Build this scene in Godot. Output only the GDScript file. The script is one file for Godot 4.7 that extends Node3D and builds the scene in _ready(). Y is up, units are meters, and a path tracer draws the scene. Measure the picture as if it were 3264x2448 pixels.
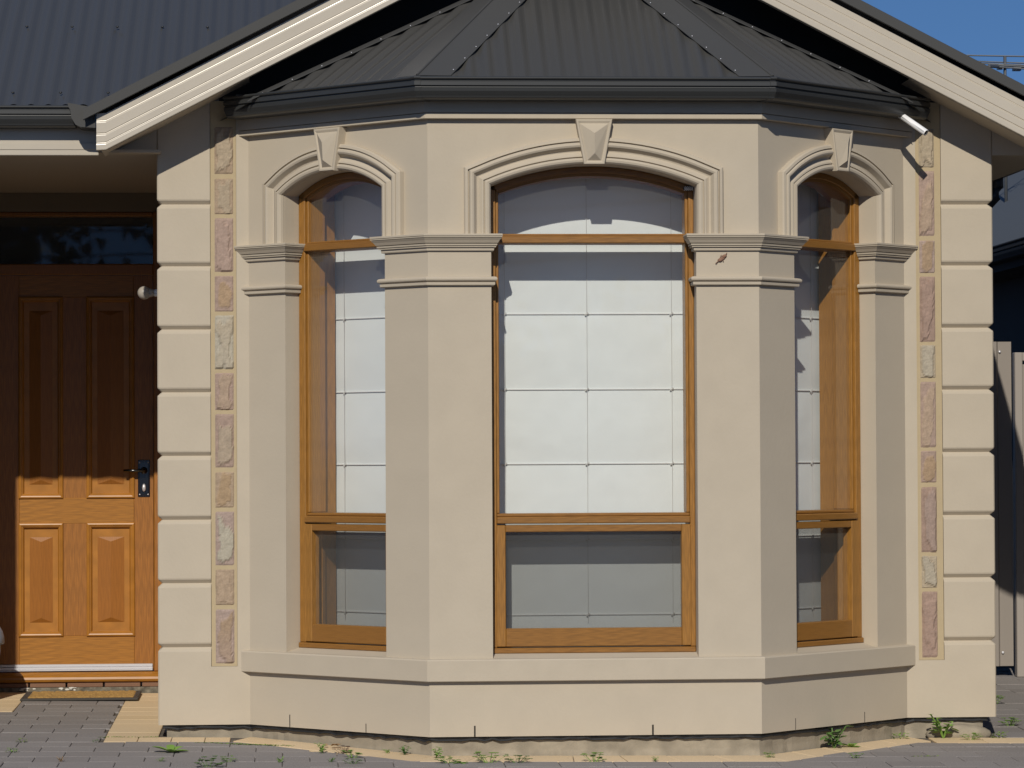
extends Node3D

# ---------------------------------------------------------------- measured sizes (metres)
const T := 0.41421356          # tan 22.5
const S := 0.70710678
const W := 0.77                # half width of the bay's front wall
const P := 0.837               # how far the bay stands out of the wings
const WALL_T := 0.30
const BASE := 0.095            # underside of the render above the footing
const PITCH := 0.515
const DOOR_Z := -3.19

var mats := {}
var used := {}
var rng := RandomNumberGenerator.new()

# ---------------------------------------------------------------- mesh helper
class MB:
	var st := SurfaceTool.new()
	var xf := Transform3D()
	var n := 0
	var col := Color(1, 1, 1)
	var colored := false
	func _init(smooth := false, c := false):
		colored = c
		st.begin(Mesh.PRIMITIVE_TRIANGLES)
		st.set_smooth_group(0 if smooth else -1)
	func v(p: Vector3):
		if colored:
			st.set_color(col)
		st.add_vertex(xf * p)
	func tri(a: Vector3, b: Vector3, c: Vector3):
		v(a); v(b); v(c); n += 1
	func quad(a: Vector3, b: Vector3, c: Vector3, d: Vector3):
		tri(a, b, c); tri(a, c, d)
	# box from lo to hi, every edge of the front (+z) and sides chamfered by c
	func box(lo: Vector3, hi: Vector3, c := 0.0):
		if c <= 0.0:
			var p := []
			for k in 8:
				p.append(Vector3(hi.x if k & 1 else lo.x, hi.y if k & 2 else lo.y, hi.z if k & 4 else lo.z))
			quad(p[4], p[6], p[7], p[5]); quad(p[1], p[3], p[2], p[0])
			quad(p[0], p[2], p[6], p[4]); quad(p[5], p[7], p[3], p[1])
			quad(p[6], p[2], p[3], p[7]); quad(p[0], p[4], p[5], p[1])
			return
		c = minf(c, 0.49 * minf(hi.x - lo.x, minf(hi.y - lo.y, hi.z - lo.z)))
		# three pairs of shrunken faces, joined by chamfers
		var f := func(s: Vector3, ax: int) -> Vector3:
			var q := Vector3()
			for k in 3:
				var e := 0.0 if k == ax else c
				q[k] = (hi[k] - e) if s[k] > 0 else (lo[k] + e)
			return q
		for ax in 3:
			var u := (ax + 1) % 3
			var w := (ax + 2) % 3
			for sg in [-1, 1]:
				var r := []
				for k in [[-1, -1], [1, -1], [1, 1], [-1, 1]]:
					var s := Vector3(); s[ax] = sg; s[u] = k[0]; s[w] = k[1]
					r.append(f.call(s, ax))
				if sg > 0:
					r.reverse()
				quad(r[0], r[1], r[2], r[3])
			# edges along ax
			for su in [-1, 1]:
				for sw in [-1, 1]:
					var a := Vector3(); a[u] = su; a[w] = sw; a[ax] = -1
					var b := a; b[ax] = 1
					var r2 := [f.call(a, u), f.call(b, u), f.call(b, w), f.call(a, w)]
					if su * sw > 0:
						r2.reverse()
					quad(r2[0], r2[1], r2[2], r2[3])
		for k in 8:
			var s := Vector3(1 if k & 1 else -1, 1 if k & 2 else -1, 1 if k & 4 else -1)
			var t := [f.call(s, 0), f.call(s, 1), f.call(s, 2)]
			if s.x * s.y * s.z > 0:
				t.reverse()
			tri(t[0], t[1], t[2])
	# closed or open profile carried along stations [origin, u axis, v axis]
	func sweep(st_: Array, prof: PackedVector2Array, closed := true, caps := true):
		var m := prof.size()
		for i in st_.size() - 1:
			for j in (m if closed else m - 1):
				var k := (j + 1) % m
				var a: Vector3 = st_[i][0] + st_[i][1] * prof[j].x + st_[i][2] * prof[j].y
				var b: Vector3 = st_[i + 1][0] + st_[i + 1][1] * prof[j].x + st_[i + 1][2] * prof[j].y
				var c: Vector3 = st_[i + 1][0] + st_[i + 1][1] * prof[k].x + st_[i + 1][2] * prof[k].y
				var d: Vector3 = st_[i][0] + st_[i][1] * prof[k].x + st_[i][2] * prof[k].y
				quad(a, d, c, b)
		if caps and closed:
			var ix := Geometry2D.triangulate_polygon(prof)
			for e in [0, st_.size() - 1]:
				for q in range(0, ix.size(), 3):
					var t := []
					for w in 3:
						var pp := prof[ix[q + w]]
						t.append(st_[e][0] + st_[e][1] * pp.x + st_[e][2] * pp.y)
					if e == 0:
						tri(t[0], t[1], t[2])
					else:
						tri(t[0], t[2], t[1])
	# flat polygon (x, y) extruded from z0 to z1
	func prism(poly: PackedVector2Array, z0: float, z1: float):
		sweep([[Vector3(0, 0, z0), Vector3.RIGHT, Vector3.UP], [Vector3(0, 0, z1), Vector3.RIGHT, Vector3.UP]], poly)
	func ball(c: Vector3, r: Vector3, nu := 12, nv := 8):
		for i in nv:
			for j in nu:
				var q := []
				for k in [[i, j], [i, j + 1], [i + 1, j + 1], [i + 1, j]]:
					var a: float = PI * k[0] / nv
					var b: float = TAU * k[1] / nu
					q.append(c + Vector3(sin(a) * cos(b), cos(a), sin(a) * sin(b)) * r)
				quad(q[0], q[1], q[2], q[3])
	func tube(pts: Array, r: float, nu := 6, r2 := -1.0):
		var rings := []
		for i in pts.size():
			var d: Vector3 = (pts[min(i + 1, pts.size() - 1)] - pts[max(i - 1, 0)]).normalized()
			var a := d.cross(Vector3(0.31, 0.93, 0.17)).normalized()
			var b := d.cross(a)
			var rr := r if r2 < 0 else lerpf(r, r2, float(i) / (pts.size() - 1))
			var ring := []
			for j in nu:
				ring.append(pts[i] + (a * cos(TAU * j / nu) + b * sin(TAU * j / nu)) * rr)
			rings.append(ring)
		for i in pts.size() - 1:
			for j in nu:
				var k := (j + 1) % nu
				quad(rings[i][j], rings[i + 1][j], rings[i + 1][k], rings[i][k])
		for j in range(1, nu - 1):
			tri(rings[0][0], rings[0][j], rings[0][j + 1])
			tri(rings[-1][0], rings[-1][j + 1], rings[-1][j])
	func lathe(c: Vector3, prof: PackedVector2Array, nu := 28):
		for i in prof.size() - 1:
			for j in nu:
				var q := []
				for k in [[i, j], [i, j + 1], [i + 1, j + 1], [i + 1, j]]:
					var b: float = TAU * k[1] / nu
					q.append(c + Vector3(prof[k[0]].x * cos(b), prof[k[0]].y, prof[k[0]].x * sin(b)))
				quad(q[0], q[1], q[2], q[3])

# ---------------------------------------------------------------- node helpers
func put(mb: MB, called: String, m: Material, parent: Node = null) -> MeshInstance3D:
	mb.st.generate_normals()
	var o := MeshInstance3D.new()
	o.mesh = mb.st.commit()
	o.material_override = m
	return add(o, called, parent)

func add(o: Node3D, called: String, parent: Node = null):
	var host: Node = parent if parent else self
	var key := str(host.get_instance_id()) + called
	var k: int = used.get(key, 0)
	used[key] = k + 1
	o.name = called if k == 0 else "%s_%03d" % [called, k]
	host.add_child(o, true)
	return o

func thing(called: String, label: String, category: String, at := Vector3.ZERO, group := "") -> Node3D:
	var o := Node3D.new()
	o.position = at
	add(o, called)
	return tag(o, label, category, group)

func tag(o: Node3D, label: String, category: String, group := "") -> Node3D:
	o.set_meta("label", label)
	o.set_meta("category", category)
	if group:
		o.set_meta("group", group)
	return o

func boxes(called: String, list: Array, m: Material, parent: Node, c := 0.0, xf := Transform3D()):
	for b in list:
		var mb := MB.new()
		mb.xf = xf
		mb.box(b[0], b[1], c)
		put(mb, called, m, parent)

# ---------------------------------------------------------------- materials
func noise(freq: float, lo: float, hi: float, sd: int, oct := 4, size := 512, tint := Color(1, 1, 1)) -> NoiseTexture2D:
	var f := FastNoiseLite.new()
	f.seed = sd
	f.noise_type = FastNoiseLite.TYPE_SIMPLEX
	f.frequency = freq
	f.fractal_octaves = oct
	var t := NoiseTexture2D.new()
	t.width = size; t.height = size
	t.seamless = true
	t.noise = f
	var g := Gradient.new()
	g.set_color(0, Color(lo, lo, lo) * tint)
	g.set_color(1, Color(hi, hi, hi))
	t.color_ramp = g
	return t

func bumps(freq: float, strength: float, sd: int, oct := 4) -> NoiseTexture2D:
	var f := FastNoiseLite.new()
	f.seed = sd
	f.frequency = freq
	f.fractal_octaves = oct
	var t := NoiseTexture2D.new()
	t.width = 512; t.height = 512
	t.seamless = true
	t.as_normal_map = true
	t.bump_strength = strength
	t.noise = f
	return t

func mat(key: String, lin: Color, rough: float, tex: Texture2D = null, scale := Vector3.ONE, nrm: Texture2D = null, nscale := 1.0, metal := 0.0) -> StandardMaterial3D:
	var m := StandardMaterial3D.new()
	m.resource_name = key
	m.albedo_color = lin.linear_to_srgb()
	m.roughness = rough
	m.metallic = metal
	m.cull_mode = BaseMaterial3D.CULL_DISABLED
	if tex or nrm:
		m.uv1_triplanar = true
		m.uv1_world_triplanar = true
		m.uv1_scale = scale
		m.uv1_triplanar_sharpness = 8.0
	if tex:
		m.albedo_texture = tex
	if nrm:
		m.normal_enabled = true
		m.normal_texture = nrm
		m.normal_scale = nscale
	mats[key] = m
	return m

func glassy(key: String, tint: Color, alpha: float) -> StandardMaterial3D:
	var m := StandardMaterial3D.new()
	m.resource_name = key
	m.albedo_color = Color(tint.r, tint.g, tint.b, alpha)
	m.transparency = BaseMaterial3D.TRANSPARENCY_ALPHA
	m.roughness = 0.02
	m.metallic_specular = 0.5
	m.cull_mode = BaseMaterial3D.CULL_DISABLED
	mats[key] = m
	return m

func make_materials():
	var grain := noise(0.012, 0.76, 1.0, 3, 5)
	var soft := noise(0.006, 0.975, 1.0, 5, 4)
	var speck := noise(0.05, 0.72, 1.0, 7, 4)
	var patchy := noise(0.012, 0.55, 1.0, 9, 6)
	var sand := bumps(0.08, 2.2, 11, 3)
	var rough := bumps(0.03, 5.0, 13, 5)
	mat("plaster", Color(0.515, 0.448, 0.350), 0.93, soft, Vector3(1.1, 1.1, 1.1), sand, 0.09)
	mat("trim", Color(0.51, 0.443, 0.346), 0.9, soft, Vector3(1.7, 1.7, 1.7), sand, 0.1)
	mat("mortar", Color(0.48, 0.385, 0.24), 0.95, soft, Vector3(5, 5, 5), sand, 0.6)
	mat("timber_upright", Color(0.40, 0.187, 0.036), 0.42, grain, Vector3(30, 1.3, 30))
	mat("timber_level", Color(0.34, 0.155, 0.031), 0.42, grain, Vector3(1.3, 30, 30))
	mat("door_upright", Color(0.415, 0.164, 0.028), 0.4, grain, Vector3(24, 1.0, 24))
	mat("door_level", Color(0.46, 0.194, 0.027), 0.4, grain, Vector3(1.0, 24, 24))
	mat("door_plain", Color(0.44, 0.183, 0.026), 0.4, noise(0.006, 0.88, 1.0, 61, 3), Vector3(2, 2, 2))
	mat("door_panel", Color(0.36, 0.135, 0.021), 0.4, noise(0.012, 0.87, 1.0, 62, 4), Vector3(24, 0.9, 24))
	mat("roof_sheet", Color(0.062, 0.061, 0.058), 0.3)
	mats.roof_sheet.metallic_specular = 0.4
	mat("gutter_metal", Color(0.036, 0.038, 0.039), 0.4)
	mat("cap_metal", Color(0.066, 0.066, 0.065), 0.45)
	mats.cap_metal.metallic_specular = 0.3
	mat("fascia_dark", Color(0.05, 0.048, 0.044), 0.6)
	mat("cream_metal", Color(0.535, 0.482, 0.398), 0.24, soft, Vector3(0.7, 0.7, 0.7))
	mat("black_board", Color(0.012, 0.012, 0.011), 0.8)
	mat("soffit", Color(0.46, 0.40, 0.31), 0.8)
	mat("porch_brick", Color(0.24, 0.20, 0.15), 0.9)
	mat("blind", Color(0.69, 0.735, 0.73), 0.9, noise(0.01, 0.985, 1.0, 23), Vector3(1, 1, 1), bumps(0.008, 6.0, 29, 2), 0.35)
	mat("cord", Color(0.5, 0.5, 0.48), 0.8)
	mat("batten", Color(0.62, 0.63, 0.62), 0.6)
	mat("inside", Color(0.12, 0.11, 0.10), 0.9)
	glassy("glass", Color(0.93, 0.93, 0.9), 0.042)
	var scr := StandardMaterial3D.new()
	scr.resource_name = "screen"
	scr.albedo_color = Color(0.03, 0.032, 0.034).linear_to_srgb()
	scr.albedo_color.a = 0.42
	scr.transparency = BaseMaterial3D.TRANSPARENCY_ALPHA
	scr.roughness = 0.8
	scr.cull_mode = BaseMaterial3D.CULL_DISABLED
	mats["screen"] = scr
	mat("chrome", Color(0.10, 0.10, 0.10), 0.2, null, Vector3.ONE, null, 1.0, 1.0)
	mat("aluminium", Color(0.72, 0.72, 0.76), 0.4, null, Vector3.ONE, null, 1.0, 0.5)
	mat("concrete", Color(0.27, 0.24, 0.185), 0.95, patchy, Vector3(3, 3, 3), rough, 1.0)
	mat("footing", Color(0.40, 0.345, 0.26), 0.95, noise(0.008, 0.8, 1.0, 19, 6), Vector3(1.5, 1.5, 1.5), sand, 0.3)
	mat("membrane", Color(0.02, 0.02, 0.021), 0.5)
	mat("slot", Color(0.03, 0.025, 0.02), 0.9)
	mat("brick", Color(0.30, 0.16, 0.10), 0.9, speck, Vector3(8, 8, 8))
	mat("white_mortar", Color(0.7, 0.68, 0.62), 0.9)
	for k in 4:
		var d: float = [0.0, 0.02, -0.018, 0.008][k]
		mat("paver%d" % k, Color(0.362 + d, 0.332 + d, 0.318 + d), 0.9, speck, Vector3(3 + k, 3 + k, 3 + k), rough, 0.22)
		mat("cream_paver%d" % k, Color(0.78 + d, 0.60 + d, 0.375 + d), 0.9, noise(0.05, 0.9, 1.0, 17 + k), Vector3(2 + k, 2 + k, 2 + k), rough, 0.15)
	mat("soil", Color(0.20, 0.17, 0.14), 1.0, patchy, Vector3(2, 2, 2))
	mat("street", Color(0.085, 0.08, 0.075), 1.0, patchy, Vector3(0.5, 0.5, 0.5))
	mat("coir", Color(0.62, 0.37, 0.115), 1.0, noise(0.12, 0.62, 1.0, 31, 3), Vector3(4, 4, 4), rough, 1.5)
	mat("rubber", Color(0.05, 0.045, 0.04), 0.7)
	mat("bulb_glass", Color(0.42, 0.38, 0.33), 0.3)
	mat("white_plastic", Color(0.9, 0.9, 0.9), 0.55)
	mat("tub", Color(0.22, 0.28, 0.37), 0.4)
	mat("fence_sheet", Color(0.275, 0.243, 0.213), 0.5)
	mat("fence_post", Color(0.34, 0.305, 0.275), 0.5)
	mat("slate_sheet", Color(0.07, 0.079, 0.09), 0.55)
	mat("dark_brick", Color(0.035, 0.03, 0.028), 0.9)
	mat("aerial", Color(0.16, 0.17, 0.18), 0.5, null, Vector3.ONE, null, 1.0, 0.6)
	mat("leaf", Color(0.19, 0.33, 0.06), 0.6)
	mats.leaf.backlight = Color(0.2, 0.3, 0.05)
	mat("leaf_dark", Color(0.10, 0.19, 0.045), 0.6)
	mat("leaf_red", Color(0.12, 0.06, 0.04), 0.6)
	mat("dry", Color(0.33, 0.22, 0.12), 0.9)
	mat("insect", Color(0.24, 0.13, 0.085), 0.8)
	mat("moss", Color(0.17, 0.25, 0.05), 0.9)
	mat("bark", Color(0.12, 0.09, 0.06), 0.95)
	mat("tree_leaf", Color(0.05, 0.085, 0.03), 0.7)
	mat("pole", Color(0.2, 0.17, 0.14), 0.9)
	var st := StandardMaterial3D.new()
	st.resource_name = "stone"
	st.vertex_color_use_as_albedo = true
	st.roughness = 0.92
	st.cull_mode = BaseMaterial3D.CULL_DISABLED
	st.uv1_triplanar = true
	st.uv1_world_triplanar = true
	st.uv1_scale = Vector3(6, 6, 6)
	st.albedo_texture = noise(0.02, 0.88, 1.0, 41, 5)
	st.normal_enabled = true
	st.normal_texture = rough
	st.normal_scale = 0.35
	mats["stone"] = st

# ---------------------------------------------------------------- geometry of the bay
func face(k: int) -> Transform3D:      # 0 left, 1 front, 2 right: x to the viewer's right, z outwards
	if k == 1:
		return Transform3D(Basis(), Vector3.ZERO)
	if k == 0:
		return Transform3D(Basis(Vector3(S, 0, S), Vector3.UP, Vector3(-S, 0, S)), Vector3(-W - P / 2, 0, -P / 2))
	return Transform3D(Basis(Vector3(S, 0, -S), Vector3.UP, Vector3(S, 0, S)), Vector3(W + P / 2, 0, -P / 2))

func bay_path(end_u := -1.0) -> Array:   # stations along the bay, u axis outwards
	var L := P / S / 2
	var r := []
	if end_u < 0:
		r.append([Vector3(-W - P, 0, -P), Vector3(-1.41421356, 0, 0), Vector3.UP])
	else:
		r.append([face(0) * Vector3(-end_u, 0, 0), Vector3(-S, 0, S), Vector3.UP])
	r.append([Vector3(-W, 0, 0), Vector3(-T, 0, 1), Vector3.UP])
	r.append([Vector3(W, 0, 0), Vector3(T, 0, 1), Vector3.UP])
	if end_u < 0:
		r.append([Vector3(W + P, 0, -P), Vector3(1.41421356, 0, 0), Vector3.UP])
	else:
		r.append([face(2) * Vector3(end_u, 0, 0), Vector3(S, 0, S), Vector3.UP])
	return r

func plan_path(pts: Array, first := Vector2.ZERO, last := Vector2.ZERO) -> Array:  # plan points (x, z) walked so that outside lies on the left hand... mitred
	var r := []
	for i in pts.size():
		var ns := []
		if i > 0:
			var d: Vector2 = (pts[i] - pts[i - 1]).normalized()
			ns.append(Vector2(-d.y, d.x))
		if i < pts.size() - 1:
			var d2: Vector2 = (pts[i + 1] - pts[i]).normalized()
			ns.append(Vector2(-d2.y, d2.x))
		var m: Vector2 = ns[0]
		if ns.size() == 2:
			m = (ns[0] + ns[1]) / (1.0 + ns[0].dot(ns[1]))
		if i == 0 and first != Vector2.ZERO:
			m = first
		if i == pts.size() - 1 and last != Vector2.ZERO:
			m = last
		r.append([Vector3(pts[i].x, 0, pts[i].y), Vector3(m.x, 0, m.y), Vector3.UP])
	return r

func arc(hw: float, spring: float, apex: float, n := 24) -> Array:    # [point, outward normal] along the arch
	var sag := apex - spring
	var R := (hw * hw + sag * sag) / (2.0 * sag)
	var a0 := asin(hw / R)
	var r := []
	for i in n + 1:
		var a := lerpf(-a0, a0, float(i) / n)
		var nrm := Vector2(sin(a), cos(a))
		r.append([Vector2(0, apex - R) + nrm * R, nrm])
	return r

func arch_stations(uc: float, hw: float, spring: float, apex: float, z: float, foot: float) -> Array:
	var a := arc(hw, spring, apex)
	var r := [[Vector3(uc - hw, foot, z), Vector3(-1, 0, 0), Vector3(0, 0, 1)]]
	for i in a.size():
		var nn: Vector2 = a[i][1]
		if i == 0:
			nn = (nn + Vector2(-1, 0)) / (1.0 + nn.dot(Vector2(-1, 0)))
		if i == a.size() - 1:
			nn = (nn + Vector2(1, 0)) / (1.0 + nn.dot(Vector2(1, 0)))
		r.append([Vector3(uc + a[i][0].x, a[i][0].y, z), Vector3(nn.x, nn.y, 0), Vector3(0, 0, 1)])
	r.append([Vector3(uc + hw, foot, z), Vector3(1, 0, 0), Vector3(0, 0, 1)])
	return r

func gy(x: float, z: float) -> float:   # height of the paving
	return -0.022 * clampf(z, -4.6, 1.4) - 0.0105 * clampf(x, -5, 4)

# ---------------------------------------------------------------- parts of the house
func bay_wall(k: int, L: float, uc: float, hw: float, spring: float, apex: float, house: Node):
	var mb := MB.new()
	mb.xf = face(k)
	var y1 := 3.02
	var sill := 0.452
	var a := arc(hw, spring, apex)
	for z in [0.0, -WALL_T]:
		var l := -L
		var r := L
		if z < 0:
			if k != 0: l += WALL_T * T
			if k != 2: r -= WALL_T * T
		mb.quad(Vector3(l, BASE, z), Vector3(l, y1, z), Vector3(uc - hw, y1, z), Vector3(uc - hw, BASE, z))
		mb.quad(Vector3(uc + hw, BASE, z), Vector3(uc + hw, y1, z), Vector3(r, y1, z), Vector3(r, BASE, z))
		mb.quad(Vector3(uc - hw, BASE, z), Vector3(uc - hw, sill + (0.023 if z < 0 else 0.0), z), Vector3(uc + hw, sill + (0.023 if z < 0 else 0.0), z), Vector3(uc + hw, BASE, z))
		for i in a.size() - 1:
			var p: Vector2 = a[i][0]
			var q: Vector2 = a[i + 1][0]
			mb.quad(Vector3(uc + p.x, p.y, z), Vector3(uc + p.x, y1, z), Vector3(uc + q.x, y1, z), Vector3(uc + q.x, q.y, z))
	var b := -WALL_T
	# reveal: sloping sill, jambs, arch
	mb.quad(Vector3(uc - hw, sill, 0), Vector3(uc - hw, sill + 0.023, -0.1), Vector3(uc + hw, sill + 0.023, -0.1), Vector3(uc + hw, sill, 0))
	mb.quad(Vector3(uc - hw, sill + 0.023, -0.1), Vector3(uc - hw, sill + 0.023, b), Vector3(uc + hw, sill + 0.023, b), Vector3(uc + hw, sill + 0.023, -0.1))
	for s in [-1, 1]:
		mb.quad(Vector3(uc + s * hw, sill, 0), Vector3(uc + s * hw, spring, 0), Vector3(uc + s * hw, spring, b), Vector3(uc + s * hw, sill, b))
	for i in a.size() - 1:
		var p: Vector2 = a[i][0]
		var q: Vector2 = a[i + 1][0]
		mb.quad(Vector3(uc + p.x, p.y, 0), Vector3(uc + q.x, q.y, 0), Vector3(uc + q.x, q.y, b), Vector3(uc + p.x, p.y, b))
	mb.quad(Vector3(-L, BASE, 0), Vector3(L, BASE, 0), Vector3(L - (0.0 if k == 2 else WALL_T * T), BASE, b), Vector3(-L + (0.0 if k == 0 else WALL_T * T), BASE, b))
	put(mb, "bay_wall", mats.plaster, house)
	# moulded hood over the opening
	var pr := PackedVector2Array([Vector2(0.001, -0.004), Vector2(0.001, 0.007), Vector2(0.004, 0.014), Vector2(0.011, 0.019), Vector2(0.02, 0.0205), Vector2(0.029, 0.0185), Vector2(0.031, 0.012), Vector2(0.034, 0.012), Vector2(0.036, 0.017), Vector2(0.043, 0.016), Vector2(0.052, 0.0115), Vector2(0.06, 0.008), Vector2(0.067, 0.0095), Vector2(0.073, 0.016), Vector2(0.08, 0.0235), Vector2(0.088, 0.026), Vector2(0.096, 0.025), Vector2(0.101, 0.0215), Vector2(0.103, 0.015), Vector2(0.106, 0.015), Vector2(0.108, 0.0225), Vector2(0.12, 0.0205), Vector2(0.125, 0.016), Vector2(0.125, -0.004)])
	for i in pr.size():
		if pr[i].y > 0.0:
			pr[i].y *= 1.65
	var hood := MB.new()
	hood.xf = face(k)
	hood.sweep(arch_stations(uc, hw, spring, apex, 0.0, 2.41), pr)
	put(hood, "arch_moulding", mats.trim, house)
	# keystone
	var ks := MB.new()
	ks.xf = face(k) * Transform3D(Basis(), Vector3(uc, 0, 0))
	var yt := 2.944
	var yb := apex - 0.003
	var wt := 0.0855
	var wb := 0.048
	var o := [Vector3(-wt, yt, 0), Vector3(wt, yt, 0), Vector3(wb, yb, 0), Vector3(-wb, yb, 0)]
	var h := 0.052
	var rim := 0.009
	var inn := [Vector3(-wt + rim * 1.1, yt - rim, 0), Vector3(wt - rim * 1.1, yt - rim, 0), Vector3(wb - rim, yb + rim, 0), Vector3(-wb + rim, yb + rim, 0)]
	var bas := [Vector3(-wt + rim * 2.0, yt - rim * 2.2, 0), Vector3(wt - rim * 2.0, yt - rim * 2.2, 0), Vector3(wb - rim * 1.7, yb + rim * 2, 0), Vector3(-wb + rim * 1.7, yb + rim * 2, 0)]
	var up := Vector3(0, 0, 1)
	for i in 4:
		var j := (i + 1) % 4
		ks.quad(o[i], o[i] + up * (h - 0.004), o[j] + up * (h - 0.004), o[j])
		ks.quad(o[i] + up * (h - 0.004), o[i].lerp(inn[i], 0.3) + up * h, o[j].lerp(inn[j], 0.3) + up * h, o[j] + up * (h - 0.004))
		ks.quad(o[i].lerp(inn[i], 0.3) + up * h, inn[i] + up * h, inn[j] + up * h, o[j].lerp(inn[j], 0.3) + up * h)
		ks.quad(inn[i] + up * h, bas[i] + up * (h - 0.005), bas[j] + up * (h - 0.005), inn[j] + up * h)
	var ra := Vector3(0, yt - 0.068, h + 0.03)
	var rb := Vector3(0, yb + 0.05, h + 0.024)
	var z0 := up * (h - 0.005)
	ks.tri(bas[0] + z0, bas[1] + z0, ra)
	ks.quad(bas[1] + z0, bas[2] + z0, rb, ra)
	ks.tri(bas[2] + z0, bas[3] + z0, rb)
	ks.quad(bas[3] + z0, bas[0] + z0, ra, rb)
	put(ks, "keystone", mats.trim, house)

func bay_window(k: int, uc: float, hw: float, spring: float, apex: float, jw: float, where: String, house: Node):
	var xf := face(k) * Transform3D(Basis(), Vector3(uc, 0, 0))
	var win := Node3D.new()
	add(win, "bay_window", house)
	win.set_meta("label", where)
	var F := -0.09
	var B := -0.228
	var bot := 0.4755
	for s in [-1, 1]:
		var mb := MB.new()
		mb.xf = xf
		mb.box(Vector3(minf(s * (hw - 0.001), s * (hw - jw)), bot + 0.022, B), Vector3(maxf(s * (hw - 0.001), s * (hw - jw)), spring + 0.02, F), 0.003)
		mb.box(Vector3(minf(s * (hw - jw), s * (hw - jw - 0.014)), 1.121, B + 0.01), Vector3(maxf(s * (hw - jw), s * (hw - jw - 0.014)), spring - 0.004, F - 0.013), 0.003)
		put(mb, "jamb", mats.timber_upright, win)
	var sl := MB.new()
	sl.xf = xf
	sl.box(Vector3(-hw + 0.002, bot - 0.004, B), Vector3(hw - 0.002, bot + 0.0215, F + 0.012), 0.004)
	put(sl, "sill", mats.timber_level, win)
	var head := MB.new()
	head.xf = xf
	head.sweep(arch_stations(0, hw - 0.004, spring, apex - 0.002, 0, spring - 0.01), PackedVector2Array([Vector2(0, F), Vector2(-0.026, F), Vector2(-0.028, F - 0.003), Vector2(-0.028, F - 0.012), Vector2(-0.042, F - 0.014), Vector2(-0.042, B), Vector2(0, B)]))
	put(head, "arched_head", mats.timber_level, win)
	var i0 := hw - jw + 0.001
	var tr := MB.new()
	tr.xf = xf
	tr.box(Vector3(-i0, 2.3785, -0.236), Vector3(i0, 2.4115, -0.083), 0.003)
	tr.box(Vector3(-i0, 2.4115, -0.236), Vector3(i0, 2.4225, -0.1), 0.003)
	put(tr, "transom_bar", mats.timber_level, win)
	var mr := MB.new()
	mr.xf = xf
	mr.box(Vector3(-i0, 1.073, -0.225), Vector3(i0, 1.105, -0.08), 0.004)
	mr.box(Vector3(-i0, 1.105, -0.22), Vector3(i0, 1.12, -0.1), 0.004)
	put(mr, "middle_rail", mats.timber_level, win)
	# opening sash below
	var w1 := hw - jw + (0.004 if k == 1 else 0.0)
	for s in [-1, 1]:
		var ss := MB.new()
		ss.xf = xf
		ss.box(Vector3(minf(s * w1, s * (w1 - 0.044)), 0.502, -0.14), Vector3(maxf(s * w1, s * (w1 - 0.044)), 1.066, F + 0.004), 0.003)
		put(ss, "sash_stile", mats.timber_upright, win)
	var s2 := MB.new()
	s2.xf = xf
	s2.box(Vector3(-w1 + 0.044, 1.034, -0.14), Vector3(w1 - 0.044, 1.066, F + 0.0025), 0.003)
	put(s2, "sash_rail", mats.timber_level, win)
	var s3 := MB.new()
	s3.xf = xf
	s3.box(Vector3(-w1 + 0.044, 0.502, -0.14), Vector3(w1 - 0.044, 0.586, F + 0.0025), 0.003)
	put(s3, "sash_rail", mats.timber_level, win)
	# panes: thin sheets of glass
	var g := MB.new()
	g.xf = xf
	g.quad(Vector3(-w1 + 0.04, 0.58, -0.115), Vector3(-w1 + 0.04, 1.04, -0.115), Vector3(w1 - 0.04, 1.04, -0.115), Vector3(w1 - 0.04, 0.58, -0.115))
	put(g, "pane", mats.glass, win)
	var g2 := MB.new()
	g2.xf = xf
	g2.quad(Vector3(-i0 + 0.008, 1.115, -0.118), Vector3(-i0 + 0.008, 2.384, -0.118), Vector3(i0 - 0.008, 2.384, -0.118), Vector3(i0 - 0.008, 1.115, -0.118))
	put(g2, "pane", mats.glass, win)
	var g3 := MB.new()
	g3.xf = xf
	var a := arc(hw - 0.036, spring, apex - 0.036)
	for i in a.size() - 1:
		var p: Vector2 = a[i][0]
		var q: Vector2 = a[i + 1][0]
		g3.quad(Vector3(p.x, 2.416, -0.119), Vector3(p.x, p.y, -0.119), Vector3(q.x, q.y, -0.119), Vector3(q.x, 2.416, -0.119))
	put(g3, "pane", mats.glass, win)
	var sc := MB.new()
	sc.xf = xf
	sc.quad(Vector3(-i0 + 0.002, 0.49, -0.205), Vector3(-i0 + 0.002, 1.09, -0.205), Vector3(i0 - 0.002, 1.09, -0.205), Vector3(i0 - 0.002, 0.49, -0.205))
	put(sc, "insect_screen", mats.screen, win)
	# timber lining of the reveal inside
	for s in [-1, 1]:
		var li := MB.new()
		li.xf = xf
		li.box(Vector3(minf(s * (hw - 0.002), s * (hw - 0.02)), 0.48, -0.322), Vector3(maxf(s * (hw - 0.002), s * (hw - 0.02)), spring + 0.03, -0.2285))
		put(li, "lining", mats.timber_upright, win)
	# roman blind hanging inside
	var bl := thing("roman_blind", "white roman blind with three cords behind " + ["the left angled window of the bay", "the wide front window of the bay", "the right angled window of the bay"][k], "blind", Vector3.ZERO, "roman blinds in the bay windows")
	var fb := MB.new()
	fb.xf = xf
	var hb := hw + 0.03
	if k != 1:
		hb = hw + 0.012
	var ys := [0.44, 0.636, 0.991, 1.349, 1.701, 2.058, 2.412, 2.85]
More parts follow.
